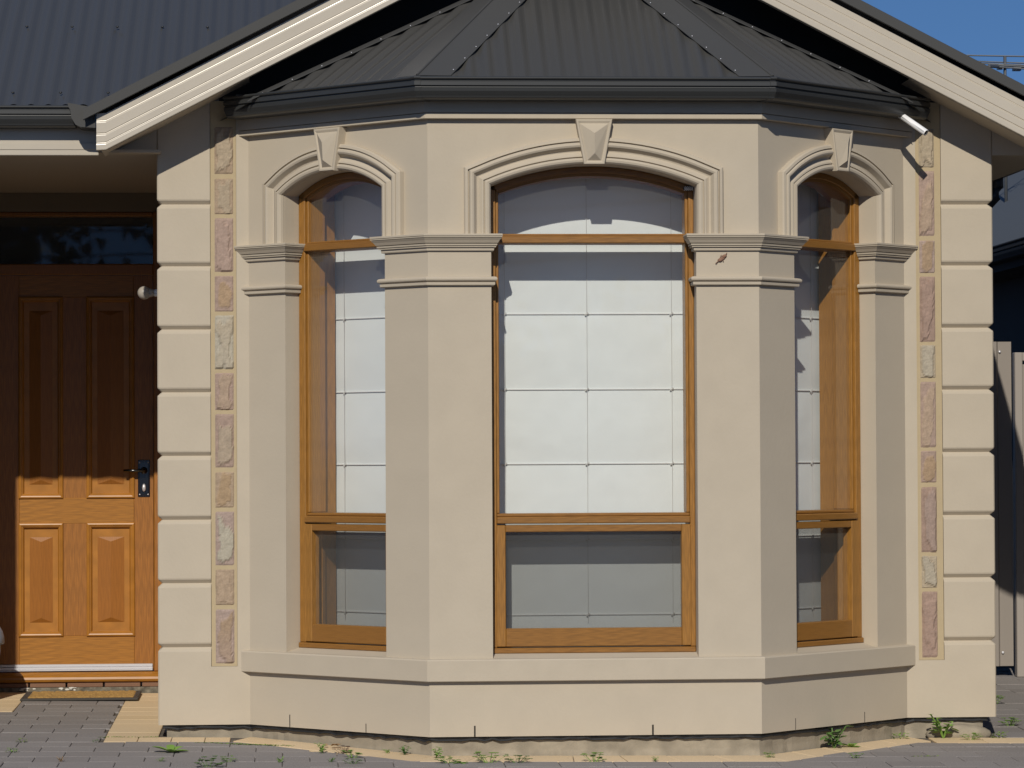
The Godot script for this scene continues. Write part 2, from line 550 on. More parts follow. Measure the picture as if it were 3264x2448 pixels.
	for i in ys.size() - 1:
		var n := 8
		for j in n:
			var t0 := float(j) / n
			var t1 := float(j + 1) / n
			var z0 := -0.345 + 0.006 * sin(PI * t0)
			var z1 := -0.345 + 0.006 * sin(PI * t1)
			fb.quad(Vector3(-hb, lerpf(ys[i], ys[i + 1], t0), z0), Vector3(-hb, lerpf(ys[i], ys[i + 1], t1), z1), Vector3(hb, lerpf(ys[i], ys[i + 1], t1), z1), Vector3(hb, lerpf(ys[i], ys[i + 1], t0), z0))
	fb.quad(Vector3(-hb, 0.44, -0.349), Vector3(hb, 0.44, -0.349), Vector3(hb, 2.85, -0.349), Vector3(-hb, 2.85, -0.349))
	put(fb, "fabric", mats.blind, bl)
	for i in range(1, 7):
		var bt := MB.new()
		bt.xf = xf
		bt.box(Vector3(-hb, ys[i] - 0.002, -0.346), Vector3(hb, ys[i] + 0.003, -0.338), 0.001)
		put(bt, "batten", mats.batten, bl)
	var cs := [-0.395, -0.006, 0.397] if k == 1 else [-0.26, 0.26]
	for c in cs:
		var co := MB.new()
		co.xf = xf
		co.tube([Vector3(c, 0.6, -0.333), Vector3(c + 0.001, 1.5, -0.332), Vector3(c, 2.84, -0.333)], 0.0011, 5)
		for i in range(1, 7):
			for q in [-1, 1]:
				co.ball(Vector3(c + q * 0.005, ys[i] + 0.003 * q, -0.334), Vector3(0.0045, 0.006, 0.004), 6, 4)
		put(co, "cord", mats.cord, bl)

func corrugated(mb: MB, origin: Vector3, e: Vector3, up: Vector3, t0: float, t1: float, s0: Callable, s1: Callable, wave := 0.0825, amp := 0.0072):
	var n := e.cross(up).normalized()
	if n.y < 0: n = -n
	var steps := int(ceil((t1 - t0) / (wave / 8.0)))
	var pa := Vector3()
	var pb := Vector3()
	for i in steps + 1:
		var t := lerpf(t0, t1, float(i) / steps)
		var h := amp * cos(TAU * t / wave)
		var a0: float = s0.call(t)
		var a1: float = s1.call(t)
		if a1 < a0: a1 = a0
		var a := origin + e * t + up * a0 + n * h
		var b := origin + e * t + up * a1 + n * h
		if i > 0:
			mb.quad(pa, pb, b, a)
		pa = a; pb = b

func gutter_profile(e0: float, y0: float) -> PackedVector2Array:
	var r := PackedVector2Array()
	for q in [Vector2(0, 0), Vector2(0.078, 0), Vector2(0.088, 0.0035), Vector2(0.094, 0.009), Vector2(0.096, 0.015), Vector2(0.102, 0.024), Vector2(0.109, 0.036), Vector2(0.111, 0.049), Vector2(0.104, 0.0535), Vector2(0.1035, 0.058), Vector2(0.113, 0.062), Vector2(0.113, 0.079), Vector2(0.105, 0.083), Vector2(0.105, 0.087), Vector2(0.112, 0.089), Vector2(0.117, 0.094), Vector2(0.117, 0.099), Vector2(0.112, 0.103), Vector2(0.106, 0.102), Vector2(0.103, 0.096), Vector2(0.1, 0.06), Vector2(0.085, 0.006), Vector2(0.004, 0.006), Vector2(0.004, 0.09), Vector2(0, 0.09)]:
		r.append(q + Vector2(e0, y0))
	return r

func blob_stone(x0: float, x1: float, y0: float, y1: float, rim: Color, core: Color, style: int, sd: int, house: Node):
	var f := FastNoiseLite.new()
	f.seed = sd
	f.frequency = 5.5
	var f2 := FastNoiseLite.new()
	f2.seed = sd + 50
	f2.frequency = 38.0
	f2.fractal_octaves = 3
	var nx := 13
	var ny := 24
	var mb := MB.new(false, true)
	var pts := []
	for j in ny + 1:
		for i in nx + 1:
			var u := float(i) / nx
			var v := float(j) / ny
			var x := lerpf(x0, x1, u)
			var y := lerpf(y0, y1, v)
			var d := minf(minf(u, 1 - u) * (x1 - x0), minf(v, 1 - v) * (y1 - y0))
			var edge := minf(d / 0.004, 1.0)
			# raised core: an irregular field, steep at its lower right edge
			var cu := (u - 0.5) * 2.0
			var cv := (v - 0.5) * 2.0
			var q := maxf(absf(cu) * 1.2, absf(cv) * 1.06) + 0.62 * f.get_noise_2d(x * 1.9, y * 1.1)
			var inside := 1.0 - smoothstep(0.72, 0.86, q)
			var h := 0.0015 + 0.0018 * edge + (0.0075 if style < 3 else 0.004) * inside + 0.0018 * f2.get_noise_2d(x, y) * edge
			if i == 0 or j == 0 or i == nx or j == ny:
				h = -0.002
			var c := rim.lerp(core, 0.72 * (inside if style != 1 else inside * (0.55 + 0.45 * smoothstep(0.2, 0.9, v))))
			c = c.lerp(Color(0.43, 0.335, 0.24), 0.28) * 0.96 * (1.0 + 0.16 * f2.get_noise_2d(x * 0.6 + 5.0, y * 0.6) + 0.08 * f.get_noise_2d(x * 4.0, y * 4.0))
			c.a = 1
			pts.append([Vector3(x, y, -0.842 + h), c])
	for j in ny:
		for i in nx:
			var a: int = j * (nx + 1) + i
			for t in [[a, a + nx + 1, a + nx + 2], [a, a + nx + 2, a + 1]]:
				for k in t:
					mb.col = pts[k][1]
					mb.v(pts[k][0])
	put(mb, "stone", mats.stone, house)

func wing(s: int, house: Node):
	# s = -1 left, 1 right; all in mirrored x
	var X := func(x: float) -> float: return s * x
	var bx := func(mb: MB, xa: float, xb: float, y0: float, y1: float, za: float, zb: float, c := 0.0):
		mb.box(Vector3(minf(s * xa, s * xb), y0, za), Vector3(maxf(s * xa, s * xb), y1, zb), c)
	var core := MB.new()
	bx.call(core, 1.4, 2.028, BASE + 0.002, 3.06, -1.12, -0.857)
	put(core, "wing_wall", mats.plaster, house)
	var strip := MB.new()
	bx.call(strip, 1.668, 1.792, 0.377, 3.12, -0.858, -0.8425)
	put(strip, "mortar_bed", mats.mortar, house)
	var plain := MB.new()
	bx.call(plain, 1.60, 1.667, 0.376, 3.15, -0.8575, -0.837)
	bx.call(plain, 1.60, 1.794, BASE, 0.376, -0.8575, -0.837)
	put(plain, "pier_render", mats.plaster, house)
	# quoins with V joints, returned round the outer edge
	var js := [BASE - 0.03, 0.47, 0.78, 1.087, 1.397, 1.705, 2.01, 2.317, 2.618, 3.12]
	for i in js.size() - 1:
		var y0: float = js[i]
		var y1: float = js[i + 1]
		var q := MB.new()
		var ch := 0.019
		var d := 0.019
		var ring := func(y: float, inset: float) -> Array:
			var xo := 2.05 - inset
			var zf := -0.837 - inset
			return [Vector3(s * 1.794, y, -0.8575), Vector3(s * 1.794, y, zf), Vector3(s * (xo - 0.006), y, zf), Vector3(s * xo, y, zf - 0.006), Vector3(s * xo, y, -1.119)]
		var rings := []
		if i == 0:
			rings = [ring.call(BASE, 0.0)]
		else:
			rings = [ring.call(y0 + 0.0005, d), ring.call(y0 + ch * 0.9, 0.002), ring.call(y0 + ch * 1.25, 0.0)]
		if i == js.size() - 2:
			rings.append(ring.call(y1, 0.0))
		else:
			rings.append_array([ring.call(y1 - ch * 1.15, 0.0), ring.call(y1 - ch * 0.85, 0.002), ring.call(y1 - 0.0005, d)])
		for r in rings.size() - 1:
			for j in 4:
				var a: Vector3 = rings[r][j]
				var b: Vector3 = rings[r + 1][j]
				var c: Vector3 = rings[r + 1][j + 1]
				var e: Vector3 = rings[r][j + 1]
				if s > 0: q.quad(a, b, c, e)
				else: q.quad(e, c, b, a)
		for r in [0, rings.size() - 1]:
			q.quad(rings[r][0], rings[r][1], rings[r][2], rings[r][3])
			q.tri(rings[r][0], rings[r][3], rings[r][4])
		put(q, "quoin_block", mats.plaster, house)

func build_house():
	var house := thing("house", "cream rendered house front with an octagonal bay window and dark corrugated roof", "house")
	# ---- bay walls, hoods, keystones, windows
	var L := P / S / 2
	bay_wall(0, L, -0.012, 0.33, 2.645, 2.744, house)
	bay_wall(1, W, 0.0, 0.477, 2.64, 2.737, house)
	bay_wall(2, L, 0.014, 0.33, 2.645, 2.744, house)
	bay_window(0, -0.012, 0.33, 2.645, 2.744, 0.042, "narrow arched timber window in the left angled face", house)
	bay_window(1, 0.0, 0.477, 2.64, 2.737, 0.026, "wide arched timber window in the front face", house)
	bay_window(2, 0.014, 0.33, 2.645, 2.744, 0.042, "narrow arched timber window in the right angled face", house)
	# ---- bands round the bay
	var band := MB.new()
	band.sweep(bay_path(), PackedVector2Array([Vector2(-0.004, 0.35), Vector2(0.027, 0.35), Vector2(0.030, 0.353), Vector2(0.030, 0.446), Vector2(0.026, 0.4515), Vector2(-0.004, 0.4545)]))
	put(band, "sill_band", mats.trim, house)
	var cor := MB.new()
	cor.sweep(bay_path(), PackedVector2Array([Vector2(-0.004, 2.947), Vector2(0.031, 2.947), Vector2(0.033, 2.949), Vector2(0.033, 2.97), Vector2(0.031, 2.972), Vector2(-0.004, 2.973)]))
	put(cor, "cornice", mats.trim, house)
	# ---- capitals and collars wrap each pier and turn into the window reveals
	var cap := PackedVector2Array()
	var H := 2.414 - 2.337
	for q in [[0.0, -0.004], [0.0, 0.010], [0.055, 0.0125], [0.17, 0.0125], [0.18, 0.0125], [0.205, 0.0125], [0.215, 0.0215], [0.27, 0.022], [0.28, 0.0135], [0.305, 0.0135], [0.315, 0.026], [0.41, 0.0275], [0.42, 0.017], [0.45, 0.018], [0.46, 0.030], [0.52, 0.033], [0.62, 0.038], [0.70, 0.0435], [0.755, 0.047], [0.76, 0.040], [0.785, 0.040], [0.79, 0.049], [0.845, 0.049], [0.85, 0.0415], [0.875, 0.0415], [0.88, 0.0505], [0.985, 0.0505], [1.0, 0.049], [1.0, -0.004]]:
		cap.append(Vector2(q[1], 2.337 + H * q[0]))
	var collar := PackedVector2Array()
	for q in [[2.176, -0.004], [2.176, 0.012], [2.1795, 0.0165], [2.191, 0.0175], [2.1925, 0.012], [2.195, 0.012], [2.197, 0.021], [2.2, 0.025], [2.206, 0.027], [2.212, 0.0255], [2.216, 0.021], [2.218, 0.012], [2.218, -0.004]]:
		collar.append(Vector2(q[1], q[0]))
	var pf := func(k: int, u: float, z: float) -> Vector2:
		var p := face(k) * Vector3(u, 0, z)
		return Vector2(p.x, p.z)
	var uL := -0.012
	var uR := 0.014
	var D := -0.088
	var paths := [
		[[Vector2(-W - P, -P), pf.call(0, uL - 0.33, 0.0), pf.call(0, uL - 0.33, D)], Vector2(-1.41421, 0), Vector2.ZERO],
		[[pf.call(0, uL + 0.33, D), pf.call(0, uL + 0.33, 0.0), Vector2(-W, 0), Vector2(-0.477, 0), Vector2(-0.477, D)], Vector2.ZERO, Vector2.ZERO],
		[[Vector2(0.477, D), Vector2(0.477, 0), Vector2(W, 0), pf.call(2, uR - 0.33, 0.0), pf.call(2, uR - 0.33, D)], Vector2.ZERO, Vector2.ZERO],
		[[pf.call(2, uR + 0.33, D), pf.call(2, uR + 0.33, 0.0), Vector2(W + P, -P)], Vector2.ZERO, Vector2(1.41421, 0)],
	]
	for p in paths:
		var sts := plan_path(p[0], p[1], p[2])
		# outside must lie towards the street: flip when the mitre points in
		if sts[1][1].z < 0:
			for q in sts: q[1] = -q[1]
			if p[1] != Vector2.ZERO: sts[0][1] = -sts[0][1]
			if p[2] != Vector2.ZERO: sts[-1][1] = -sts[-1][1]
		var c1 := MB.new()
		c1.sweep(sts, cap)
		put(c1, "capital", mats.trim, house)
		var c2 := MB.new()
		c2.sweep(sts, collar)
		put(c2, "collar", mats.trim, house)
	# ---- wings with quoins and squared stones
	wing(-1, house)
	wing(1, house)
	var pink := Color(0.44, 0.315, 0.27)
	var tan_ := Color(0.45, 0.335, 0.235)
	var cream := Color(0.52, 0.44, 0.32)
	var pale := Color(0.53, 0.50, 0.41)
	var mauve := Color(0.335, 0.225, 0.19)
	var lilac := Color(0.43, 0.325, 0.295)
	var ochre := Color(0.43, 0.285, 0.145)
	var left := [[2.762, 2.996, tan_ * 0.95, cream, 0], [2.567, 2.744, tan_, cream * 0.93, 3], [2.286, 2.553, pink, pink * 1.05, 0], [2.094, 2.271, pink, ochre * 1.1, 3], [1.814, 2.08, pale, cream, 1], [1.616, 1.799, pink, tan_ * 1.08, 0], [1.336, 1.601, pink * 0.95, cream * 0.9, 0], [1.143, 1.318, tan_, ochre, 3], [0.862, 1.128, lilac, Color(0.52, 0.53, 0.42), 0], [0.671, 0.847, tan_ * 0.95, tan_ * 1.08, 3], [0.388, 0.655, lilac, ochre * 0.9, 1]]
	var right := [[2.797, 2.991, cream * 0.92, cream * 0.95, 0], [2.458, 2.785, pink * 1.05, tan_ * 1.1, 0], [2.277, 2.44, lilac, ochre, 3], [1.936, 2.265, mauve * 1.12, mauve * 1.22, 0], [1.76, 1.925, cream, pale * 0.95, 0], [1.417, 1.747, pink, tan_ * 1.15, 3], [1.246, 1.405, pink * 0.95, ochre, 3], [0.902, 1.229, mauve * 1.1, lilac * 0.9, 0], [0.728, 0.889, cream * 0.95, pale * 0.92, 0], [0.385, 0.716, mauve * 1.15, mauve * 1.2, 0]]
	var sd := 100
	for q in left:
		blob_stone(-1.774, -1.680, q[0], q[1], q[2], q[3], q[4], sd, house); sd += 1
	for q in right:
		blob_stone(1.683, 1.763, q[0], q[1], q[2], q[3], q[4], sd, house); sd += 1
	# ---- footing, damp course, drain slots
	var ft := MB.new()
	var foot_path := [[Vector3(-2.03, 0, -1.6), Vector3(-1, 0, 0), Vector3.UP], [Vector3(-2.03, 0, -P), Vector3(-1, 0, 1), Vector3.UP], [Vector3(-W - P, 0, -P), Vector3(-T, 0, 1), Vector3.UP], [Vector3(-W, 0, 0), Vector3(-T, 0, 1), Vector3.UP], [Vector3(W, 0, 0), Vector3(T, 0, 1), Vector3.UP], [Vector3(W + P, 0, -P), Vector3(T, 0, 1), Vector3.UP], [Vector3(2.01, 0, -P), Vector3(1, 0, 1), Vector3.UP], [Vector3(2.01, 0, -1.6), Vector3(1, 0, 0), Vector3.UP]]
	var fine := []
	for i in foot_path.size() - 1:
		var a: Array = foot_path[i]
		var b: Array = foot_path[i + 1]
		var n := int(maxf(2, a[0].distance_to(b[0]) / 0.035))
		for j in n:
			var t := float(j) / n
			fine.append([a[0].lerp(b[0], t), a[1].lerp(b[1], t), Vector3.UP])
	fine.append(foot_path[-1])
	rng.seed = 77
	var wavy := []
	var fn := FastNoiseLite.new()
	fn.seed = 4
	fn.frequency = 1.0
	for i in fine.size():
		var q: Array = fine[i]
		var w := 0.006 * fn.get_noise_1d(i * 0.35) + rng.randf_range(-0.001, 0.001)
		wavy.append([q[0] + q[1] * w, q[1], Vector3.UP])
	ft.sweep(wavy, PackedVector2Array([Vector2(-0.16, -0.1), Vector2(-0.012, -0.1), Vector2(-0.016, -0.02), Vector2(-0.022, 0.03), Vector2(-0.022, 0.074), Vector2(-0.03, 0.084), Vector2(-0.16, 0.084)]), true, false)
	put(ft, "footing", mats.footing, house)
	var lump := MB.new(true)
	lump.ball(Vector3(1.86, 0.012, -0.835), Vector3(0.165, 0.05, 0.05), 20, 10)
	put(lump, "footing_lump", mats.footing, house)
	var mem := MB.new()
	var flap := []
	for i in fine.size():
		var q: Array = fine[i]
		var d := 0.02 * fn.get_noise_1d(i * 0.9 + 40.0)
		var o := 0.006 * fn.get_noise_1d(i * 0.55 + 90.0)
		flap.append([q[0] + q[1] * o + Vector3(0, d * 0.4, 0), q[1], Vector3(0, 1.0 + d * 2.0, 0)])
	mem.sweep(flap, PackedVector2Array([Vector2(-0.12, 0.0885), Vector2(-0.02, 0.0865), Vector2(-0.012, 0.079), Vector2(-0.006, 0.0755), Vector2(-0.003, 0.0775), Vector2(-0.009, 0.085), Vector2(-0.004, 0.0905), Vector2(-0.01, 0.0938), Vector2(-0.12, 0.0938)]), true, false)
	put(mem, "damp_course", mats.membrane, house)
	for q in [[0, -0.32, 0.06, 0.0022], [0, 0.185, 0.042, 0.0018], [1, -0.563, 0.05, 0.0036], [1, 0.262, 0.047, 0.004], [2, -0.33, 0.055, 0.0012], [2, 0.23, 0.05, 0.0014]]:
		var sl := MB.new()
		sl.xf = face(q[0])
		sl.box(Vector3(q[1] - q[3], BASE + 0.001, -0.02), Vector3(q[1] + q[3], BASE + q[2], 0.0016))
		put(sl, "drain_slot", mats.slot, house)
	# ---- bay roof: dark fascia, gutter, three sheets, hips, flashings
	var fa := MB.new()
	fa.sweep(bay_path(), PackedVector2Array([Vector2(-0.01, 2.9745), Vector2(0.036, 2.9745), Vector2(0.036, 3.1), Vector2(-0.01, 3.1)]))
	put(fa, "fascia", mats.trim, house)
	var gu := MB.new()
	gu.sweep(bay_path(0.605), gutter_profile(0.042, 3.026))
	put(gu, "bay_gutter", mats.gutter_metal, house)
	for s in [-1, 1]:
		var sl := MB.new()
		var big := PackedVector2Array()
		for v in gutter_profile(0.042, 3.026):
			big.append((v - Vector2(0.097, 3.076)) * 1.035 + Vector2(0.0975, 3.076))
		var c: Vector3 = Vector3(s * W, 0, 0)
		var ma := Vector3(s * T, 0, 1)
		sl.sweep([[c - Vector3(s * 0.028, 0, 0), ma, Vector3.UP], [c, ma, Vector3.UP], [c + Vector3(s * S, 0, -S) * 0.022, ma, Vector3.UP]], big)
		put(sl, "gutter_joint", mats.gutter_metal, house)
	var t1 := 0.78
	var t2 := 0.78 / 1.202
	var ey := 3.112
	var ez := 0.14
	var ex := W + T * ez
	var zb := -0.6
	var rs := MB.new()
	var k1 := sqrt(1 + t1 * t1)
	corrugated(rs, Vector3(0, ey, ez), Vector3.RIGHT, Vector3(0, t1, -1) / k1, -ex, ex, func(_t): return 0.004, func(t): return minf((ex - absf(t)) / 0.70, ez - zb) * k1)
	put(rs, "roof_sheet", mats.roof_sheet, house)
	var k2 := sqrt(1 + t2 * t2)
	for s in [-1, 1]:
		var r2 := MB.new()
		var lim: float = (ez - zb) / S
		corrugated(r2, Vector3(s * ex, ey, ez), Vector3(s * S, 0, -S), Vector3(-s * S, t2 / 1.0, -S) / k2, 0.0, lim, func(_t): return 0.004, func(t): return minf(5.67 * t, lim - t) * k2)
		put(r2, "roof_sheet", mats.roof_sheet, house)
		# hip capping: two folded strips
		var dir := Vector3(-s * 0.70, t1, -1.0)
		var a := Vector3(s * ex, ey, ez)
		var len := (ez - zb)
		var n1 := Vector3(0, 1, t1).normalized()
		var n2 := Vector3(s * t2 * S, 1, t2 * S).normalized()
		var dn := dir.normalized()
		var side1 := (n1.cross(dn)).normalized()
		if side1.x * s > 0: side1 = -side1
		var side2 := (n2.cross(dn)).normalized()
		if side2.x * s < 0: side2 = -side2
		var ra := a + Vector3(0, 0.0165, 0) + dir * 0.008
		var rb := a + dir * len + Vector3(0, 0.0165, 0)
		var hc := MB.new()
		var w := 0.135
		var off := Vector3(0, -0.001, 0)
		var ca := ra + Vector3(-s * 0.154, 0, 0) + off
		var cb := ra + Vector3(s * S, 0, -S) * 0.137 + off
		var dp := Vector3(0, -0.003, 0)
		hc.quad(ra, rb, rb + side1 * w + off, ca)
		hc.quad(ra, cb, rb + side2 * w + off, rb)
		hc.quad(ca, rb + side1 * w + off, rb + side1 * w + off + dp, ca + dp)
		hc.quad(cb, cb + dp, rb + side2 * w + off + dp, rb + side2 * w + off)
		hc.tube([ra + Vector3(0, 0.001, 0), rb + Vector3(0, 0.001, 0)], 0.006, 6)
		put(hc, "hip_capping", mats.cap_metal, house)
		# flashing where the side sheet runs under the gable
		var fl := MB.new()
		var fdir := Vector3(-s * 1.0, t2 * S, 0)          # along z = zb
		var f0 := Vector3(s * (ex + (ez - zb)), ey + 0.0145, zb)
		var f1 := f0 + fdir * ((ex + (ez - zb)) - 0.28)
		var down := Vector3(s * S, -t2, S) * 0.055
		var upst := Vector3(0, 0.006, -0.02)
		fl.quad(f0, f1, f1 + down, f0 + down)
		fl.quad(f0, f0 + upst, f1 + upst, f1)
		fl.quad(f0 + down, f1 + down, f1 + down + dp, f0 + down + dp)
		put(fl, "flashing", mats.cap_metal, house)
		var sc := MB.new(true)
		for i in 9:
			var q := ra.lerp(rb, 0.06 + i * 0.118) + (ca - ra).lerp(side1 * w, 0.06 + i * 0.118) * 0.92
			sc.ball(q + Vector3(0, 0.0, 0.004), Vector3(0.0035, 0.003, 0.0035), 6, 4)
			var q2 := (f0 + down * 0.8).lerp(f1 + down * 0.8, 0.05 + 0.11 * i)
			sc.ball(q2 + Vector3(0, 0.002, 0.003), Vector3(0.0035, 0.003, 0.0035), 6, 4)
		put(sc, "screws", mats.aluminium, house)
	# ---- gable: black board behind, soffits, barge boards, roof slabs
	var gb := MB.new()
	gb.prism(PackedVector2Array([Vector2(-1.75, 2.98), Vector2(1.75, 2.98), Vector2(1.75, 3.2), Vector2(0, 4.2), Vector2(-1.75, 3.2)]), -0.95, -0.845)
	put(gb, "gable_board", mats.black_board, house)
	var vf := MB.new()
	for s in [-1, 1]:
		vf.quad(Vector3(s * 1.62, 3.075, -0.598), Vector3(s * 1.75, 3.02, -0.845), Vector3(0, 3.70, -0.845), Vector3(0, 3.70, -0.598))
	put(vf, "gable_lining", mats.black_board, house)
	for s in [-1, 1]:
		var so := MB.new()
		var xa := 1.60
		var xb := 2.30
		so.quad(Vector3(s * xa, 4.035 - PITCH * xa, -0.556), Vector3(s * xb, 4.035 - PITCH * xb, -0.556), Vector3(s * xb, 4.035 - PITCH * xb, -0.86), Vector3(s * xa, 4.035 - PITCH * xa, -0.86))
		put(so, "gable_soffit", mats.plaster, house)
		# boxed eave end beside the wing
		var be := MB.new()
		be.prism(PackedVector2Array([Vector2(s * 2.051, 2.86), Vector2(s * 2.36, 2.86), Vector2(s * 2.36, 2.87), Vector2(s * 2.051, 3.03)]), -0.87, -0.84)
		put(be, "eave_end", mats.plaster, house)
		var es := MB.new()
		es.box(Vector3(minf(s * 2.03, s * 2.38), 2.862, -6.0), Vector3(maxf(s * 2.03, s * 2.38), 2.875, -0.871))
		put(es, "eave_soffit", mats.plaster, house)
		# barge board with pressed ribs
		var bp := PackedVector2Array([Vector2(0.0, -0.012), Vector2(0.0, 0.022), Vector2(0.002, 0.0255), Vector2(0.005, 0.0265), Vector2(0.0260, 0.0265), Vector2(0.0290, 0.0257), Vector2(0.0315, 0.0240), Vector2(0.0335, 0.0215), Vector2(0.0350, 0.0170), Vector2(0.0375, 0.0165), Vector2(0.040, 0.0205), Vector2(0.0700, 0.0205), Vector2(0.0730, 0.0196), Vector2(0.0755, 0.0178), Vector2(0.0775, 0.0150), Vector2(0.0790, 0.0100), Vector2(0.082, 0.0095), Vector2(0.085, 0.0135), Vector2(0.1320, 0.0135), Vector2(0.1350, 0.0126), Vector2(0.1375, 0.0106), Vector2(0.1395, 0.0077), Vector2(0.1410, 0.0026), Vector2(0.144, 0.002), Vector2(0.147, 0.004), Vector2(0.178, 0.004), Vector2(0.178, -0.012)])
		var ba := MB.new()
		var vd := Vector3(0, 1, 0)
		ba.sweep([[Vector3(s * 2.279, 4.027 - PITCH * 2.279, -0.566), vd, Vector3(0, 0, 1)], [Vector3(0, 4.027, -0.566), vd, Vector3(0, 0, 1)]], bp)
		put(ba, "barge_board", mats.cream_metal, house)
		var ep := MB.new()
		var yb := 4.027 - PITCH * 2.279
		ep.sweep([[Vector3(s * 2.279, yb, -0.5655), vd, Vector3(0, 0, 1)], [Vector3(s * 2.324, yb - 0.003, -0.5655), vd, Vector3(0, 0, 1)]], bp)
		put(ep, "barge_end", mats.cream_metal, house)
		# roof slab above
		var rf := MB.new()
		rf.sweep([[Vector3(s * 2.385, 4.222 - PITCH * 2.385, 0), Vector3(0, 1, 0), Vector3(0, 0, 1)], [Vector3(0, 4.222, 0), Vector3(0, 1, 0), Vector3(0, 0, 1)]], PackedVector2Array([Vector2(0, -0.528), Vector2(0.003, -0.524), Vector2(0.052, -0.524), Vector2(0.055, -0.528), Vector2(0.055, -7.0), Vector2(0.02, -7.0), Vector2(0.02, -0.535), Vector2(0.0, -0.535)]))
		put(rf, "gable_roof", mats.cap_metal, house)
	# ---- right eave gutter and its downpipe
	var rg := MB.new()
	var pr := gutter_profile(0.0, 2.885)
	rg.sweep([[Vector3(2.381, 0, -0.57), Vector3(1, 0, 0), Vector3.UP], [Vector3(2.381, 0, -6.0), Vector3(1, 0, 0), Vector3.UP]], pr)
	put(rg, "eave_gutter", mats.gutter_metal, house)
	var dpi := MB.new(true)
	dpi.tube([Vector3(2.40, 2.90, -2.4), Vector3(2.40, 2.83, -2.4), Vector3(2.388, 2.785, -2.4), Vector3(2.355, 2.752, -2.4), Vector3(2.30, 2.728, -2.4), Vector3(2.15, 2.67, -2.4), Vector3(2.09, 2.62, -2.4), Vector3(2.077, 2.54, -2.4), Vector3(2.077, 0.1, -2.4)], 0.046, 12)
	put(dpi, "downpipe", mats.gutter_metal, house)
	# ---- body of the house behind
	boxes("side_wall", [[Vector3(1.83, 0.0, -6.1), Vector3(2.028, 2.95, -1.121)]], mats.plaster, house)
	var body := MB.new()
	body.box(Vector3(-2.028, 0.0, -3.4), Vector3(-1.83, 2.95, -1.121))
	put(body, "side_wall", mats.plaster, house)
	var inn := MB.new()
	inn.box(Vector3(-1.82, 0.0, -3.0), Vector3(1.82, 3.0, -2.95))
	inn.box(Vector3(-1.9, 3.0205, -3.0), Vector3(1.9, 3.05, -0.86))
	inn.quad(Vector3(-W - P, 3.021, -P), Vector3(-W, 3.021, -0.01), Vector3(W, 3.021, -0.01), Vector3(W + P, 3.021, -P))
	inn.quad(Vector3(-W - P, 0.2, -P), Vector3(-W, 0.2, -0.05), Vector3(W, 0.2, -0.05), Vector3(W + P, 0.2, -P))
	inn.box(Vector3(-1.9, 0.15, -3.0), Vector3(1.9, 0.2, -0.86))
	put(inn, "room_shell", mats.inside, house)
	# ---- porch roof on the left
	var mr := MB.new()
	var km := sqrt(1 + PITCH * PITCH)
	corrugated(mr, Vector3(0, 3.075, -0.64), Vector3.RIGHT, Vector3(0, PITCH, -1) / km, -7.0, -0.3, func(t): return maxf(0.0, (4.20 - PITCH * absf(t) - 3.075) / PITCH) * km if t > -2.2 else 0.0, func(_t): return 4.6)
	put(mr, "porch_roof", mats.roof_sheet, house)
	var sk := MB.new()
	sk.quad(Vector3(-7.0, 3.062, -0.66), Vector3(-2.3, 3.062, -0.66), Vector3(-2.3, 3.062 + 4.0 * PITCH, -4.66), Vector3(-7.0, 3.062 + 4.0 * PITCH, -4.66))
	sk.quad(Vector3(-7.0, 3.062, -0.66), Vector3(-7.0, 3.0, -0.755), Vector3(-2.3, 3.0, -0.755), Vector3(-2.3, 3.062, -0.66))
	put(sk, "roof_underlay", mats.black_board, house)
	var msc := MB.new(true)
	for r in [0.12, 0.95]:
		for i in 14:
			var x: float = -4.56 + i * 0.228
			var y: float = 3.075 + PITCH * r
			if x > -2.1 and r < 0.4: continue
			msc.ball(Vector3(x, y + 0.014, -0.64 - r), Vector3(0.008, 0.006, 0.008), 6, 4)
	put(msc, "screws", mats.gutter_metal, house)
	var pg := MB.new()
	pg.sweep([[Vector3(-7.0, 0, -0.735), Vector3(0, 0, 1), Vector3.UP], [Vector3(-2.43, 0, -0.735), Vector3(0, 0, 1), Vector3.UP]], gutter_profile(0.0, 2.972))
	put(pg, "porch_gutter", mats.gutter_metal, house)
	var stub := MB.new()
	stub.prism(PackedVector2Array([Vector2(-2.462, 3.082), Vector2(-2.458, 3.062), Vector2(-2.45, 3.05), Vector2(-2.444, 3.01), Vector2(-2.425, 2.978), Vector2(-2.40, 2.966), Vector2(-2.33, 2.962), Vector2(-2.33, 3.06), Vector2(-2.40, 3.07)]), -0.76, -0.575)
	put(stub, "gutter_stop_end", mats.cap_metal, house)
	var pfa := MB.new()
	pfa.box(Vector3(-7.0, 2.845, -0.76), Vector3(-2.325, 3.06, -0.738), 0.003)
	pfa.box(Vector3(-7.0, 2.872, -0.7385), Vector3(-2.326, 2.905, -0.7345), 0.002)
	put(pfa, "porch_fascia", mats.cream_metal, house)
	var pc := MB.new()
	pc.box(Vector3(-7.0, 2.861, -3.3), Vector3(-2.03, 2.875, -0.761))
	put(pc, "porch_ceiling", mats.soffit, house)
	var pw := MB.new()
	pw.box(Vector3(-3.6, 0.0, -3.3), Vector3(-3.345, 2.86, -0.80))
	pw.box(Vector3(-3.345, 0.0, -3.3), Vector3(-3.09, 2.86, -3.21))
	pw.box(Vector3(-3.09, 2.756, -3.3), Vector3(-2.03, 2.86, -3.17))
	pw.box(Vector3(-7.0, 0.0, -3.3), Vector3(-3.6, 2.86, -3.2))
	put(pw, "porch_wall", mats.porch_brick, house)
	build_door(house)

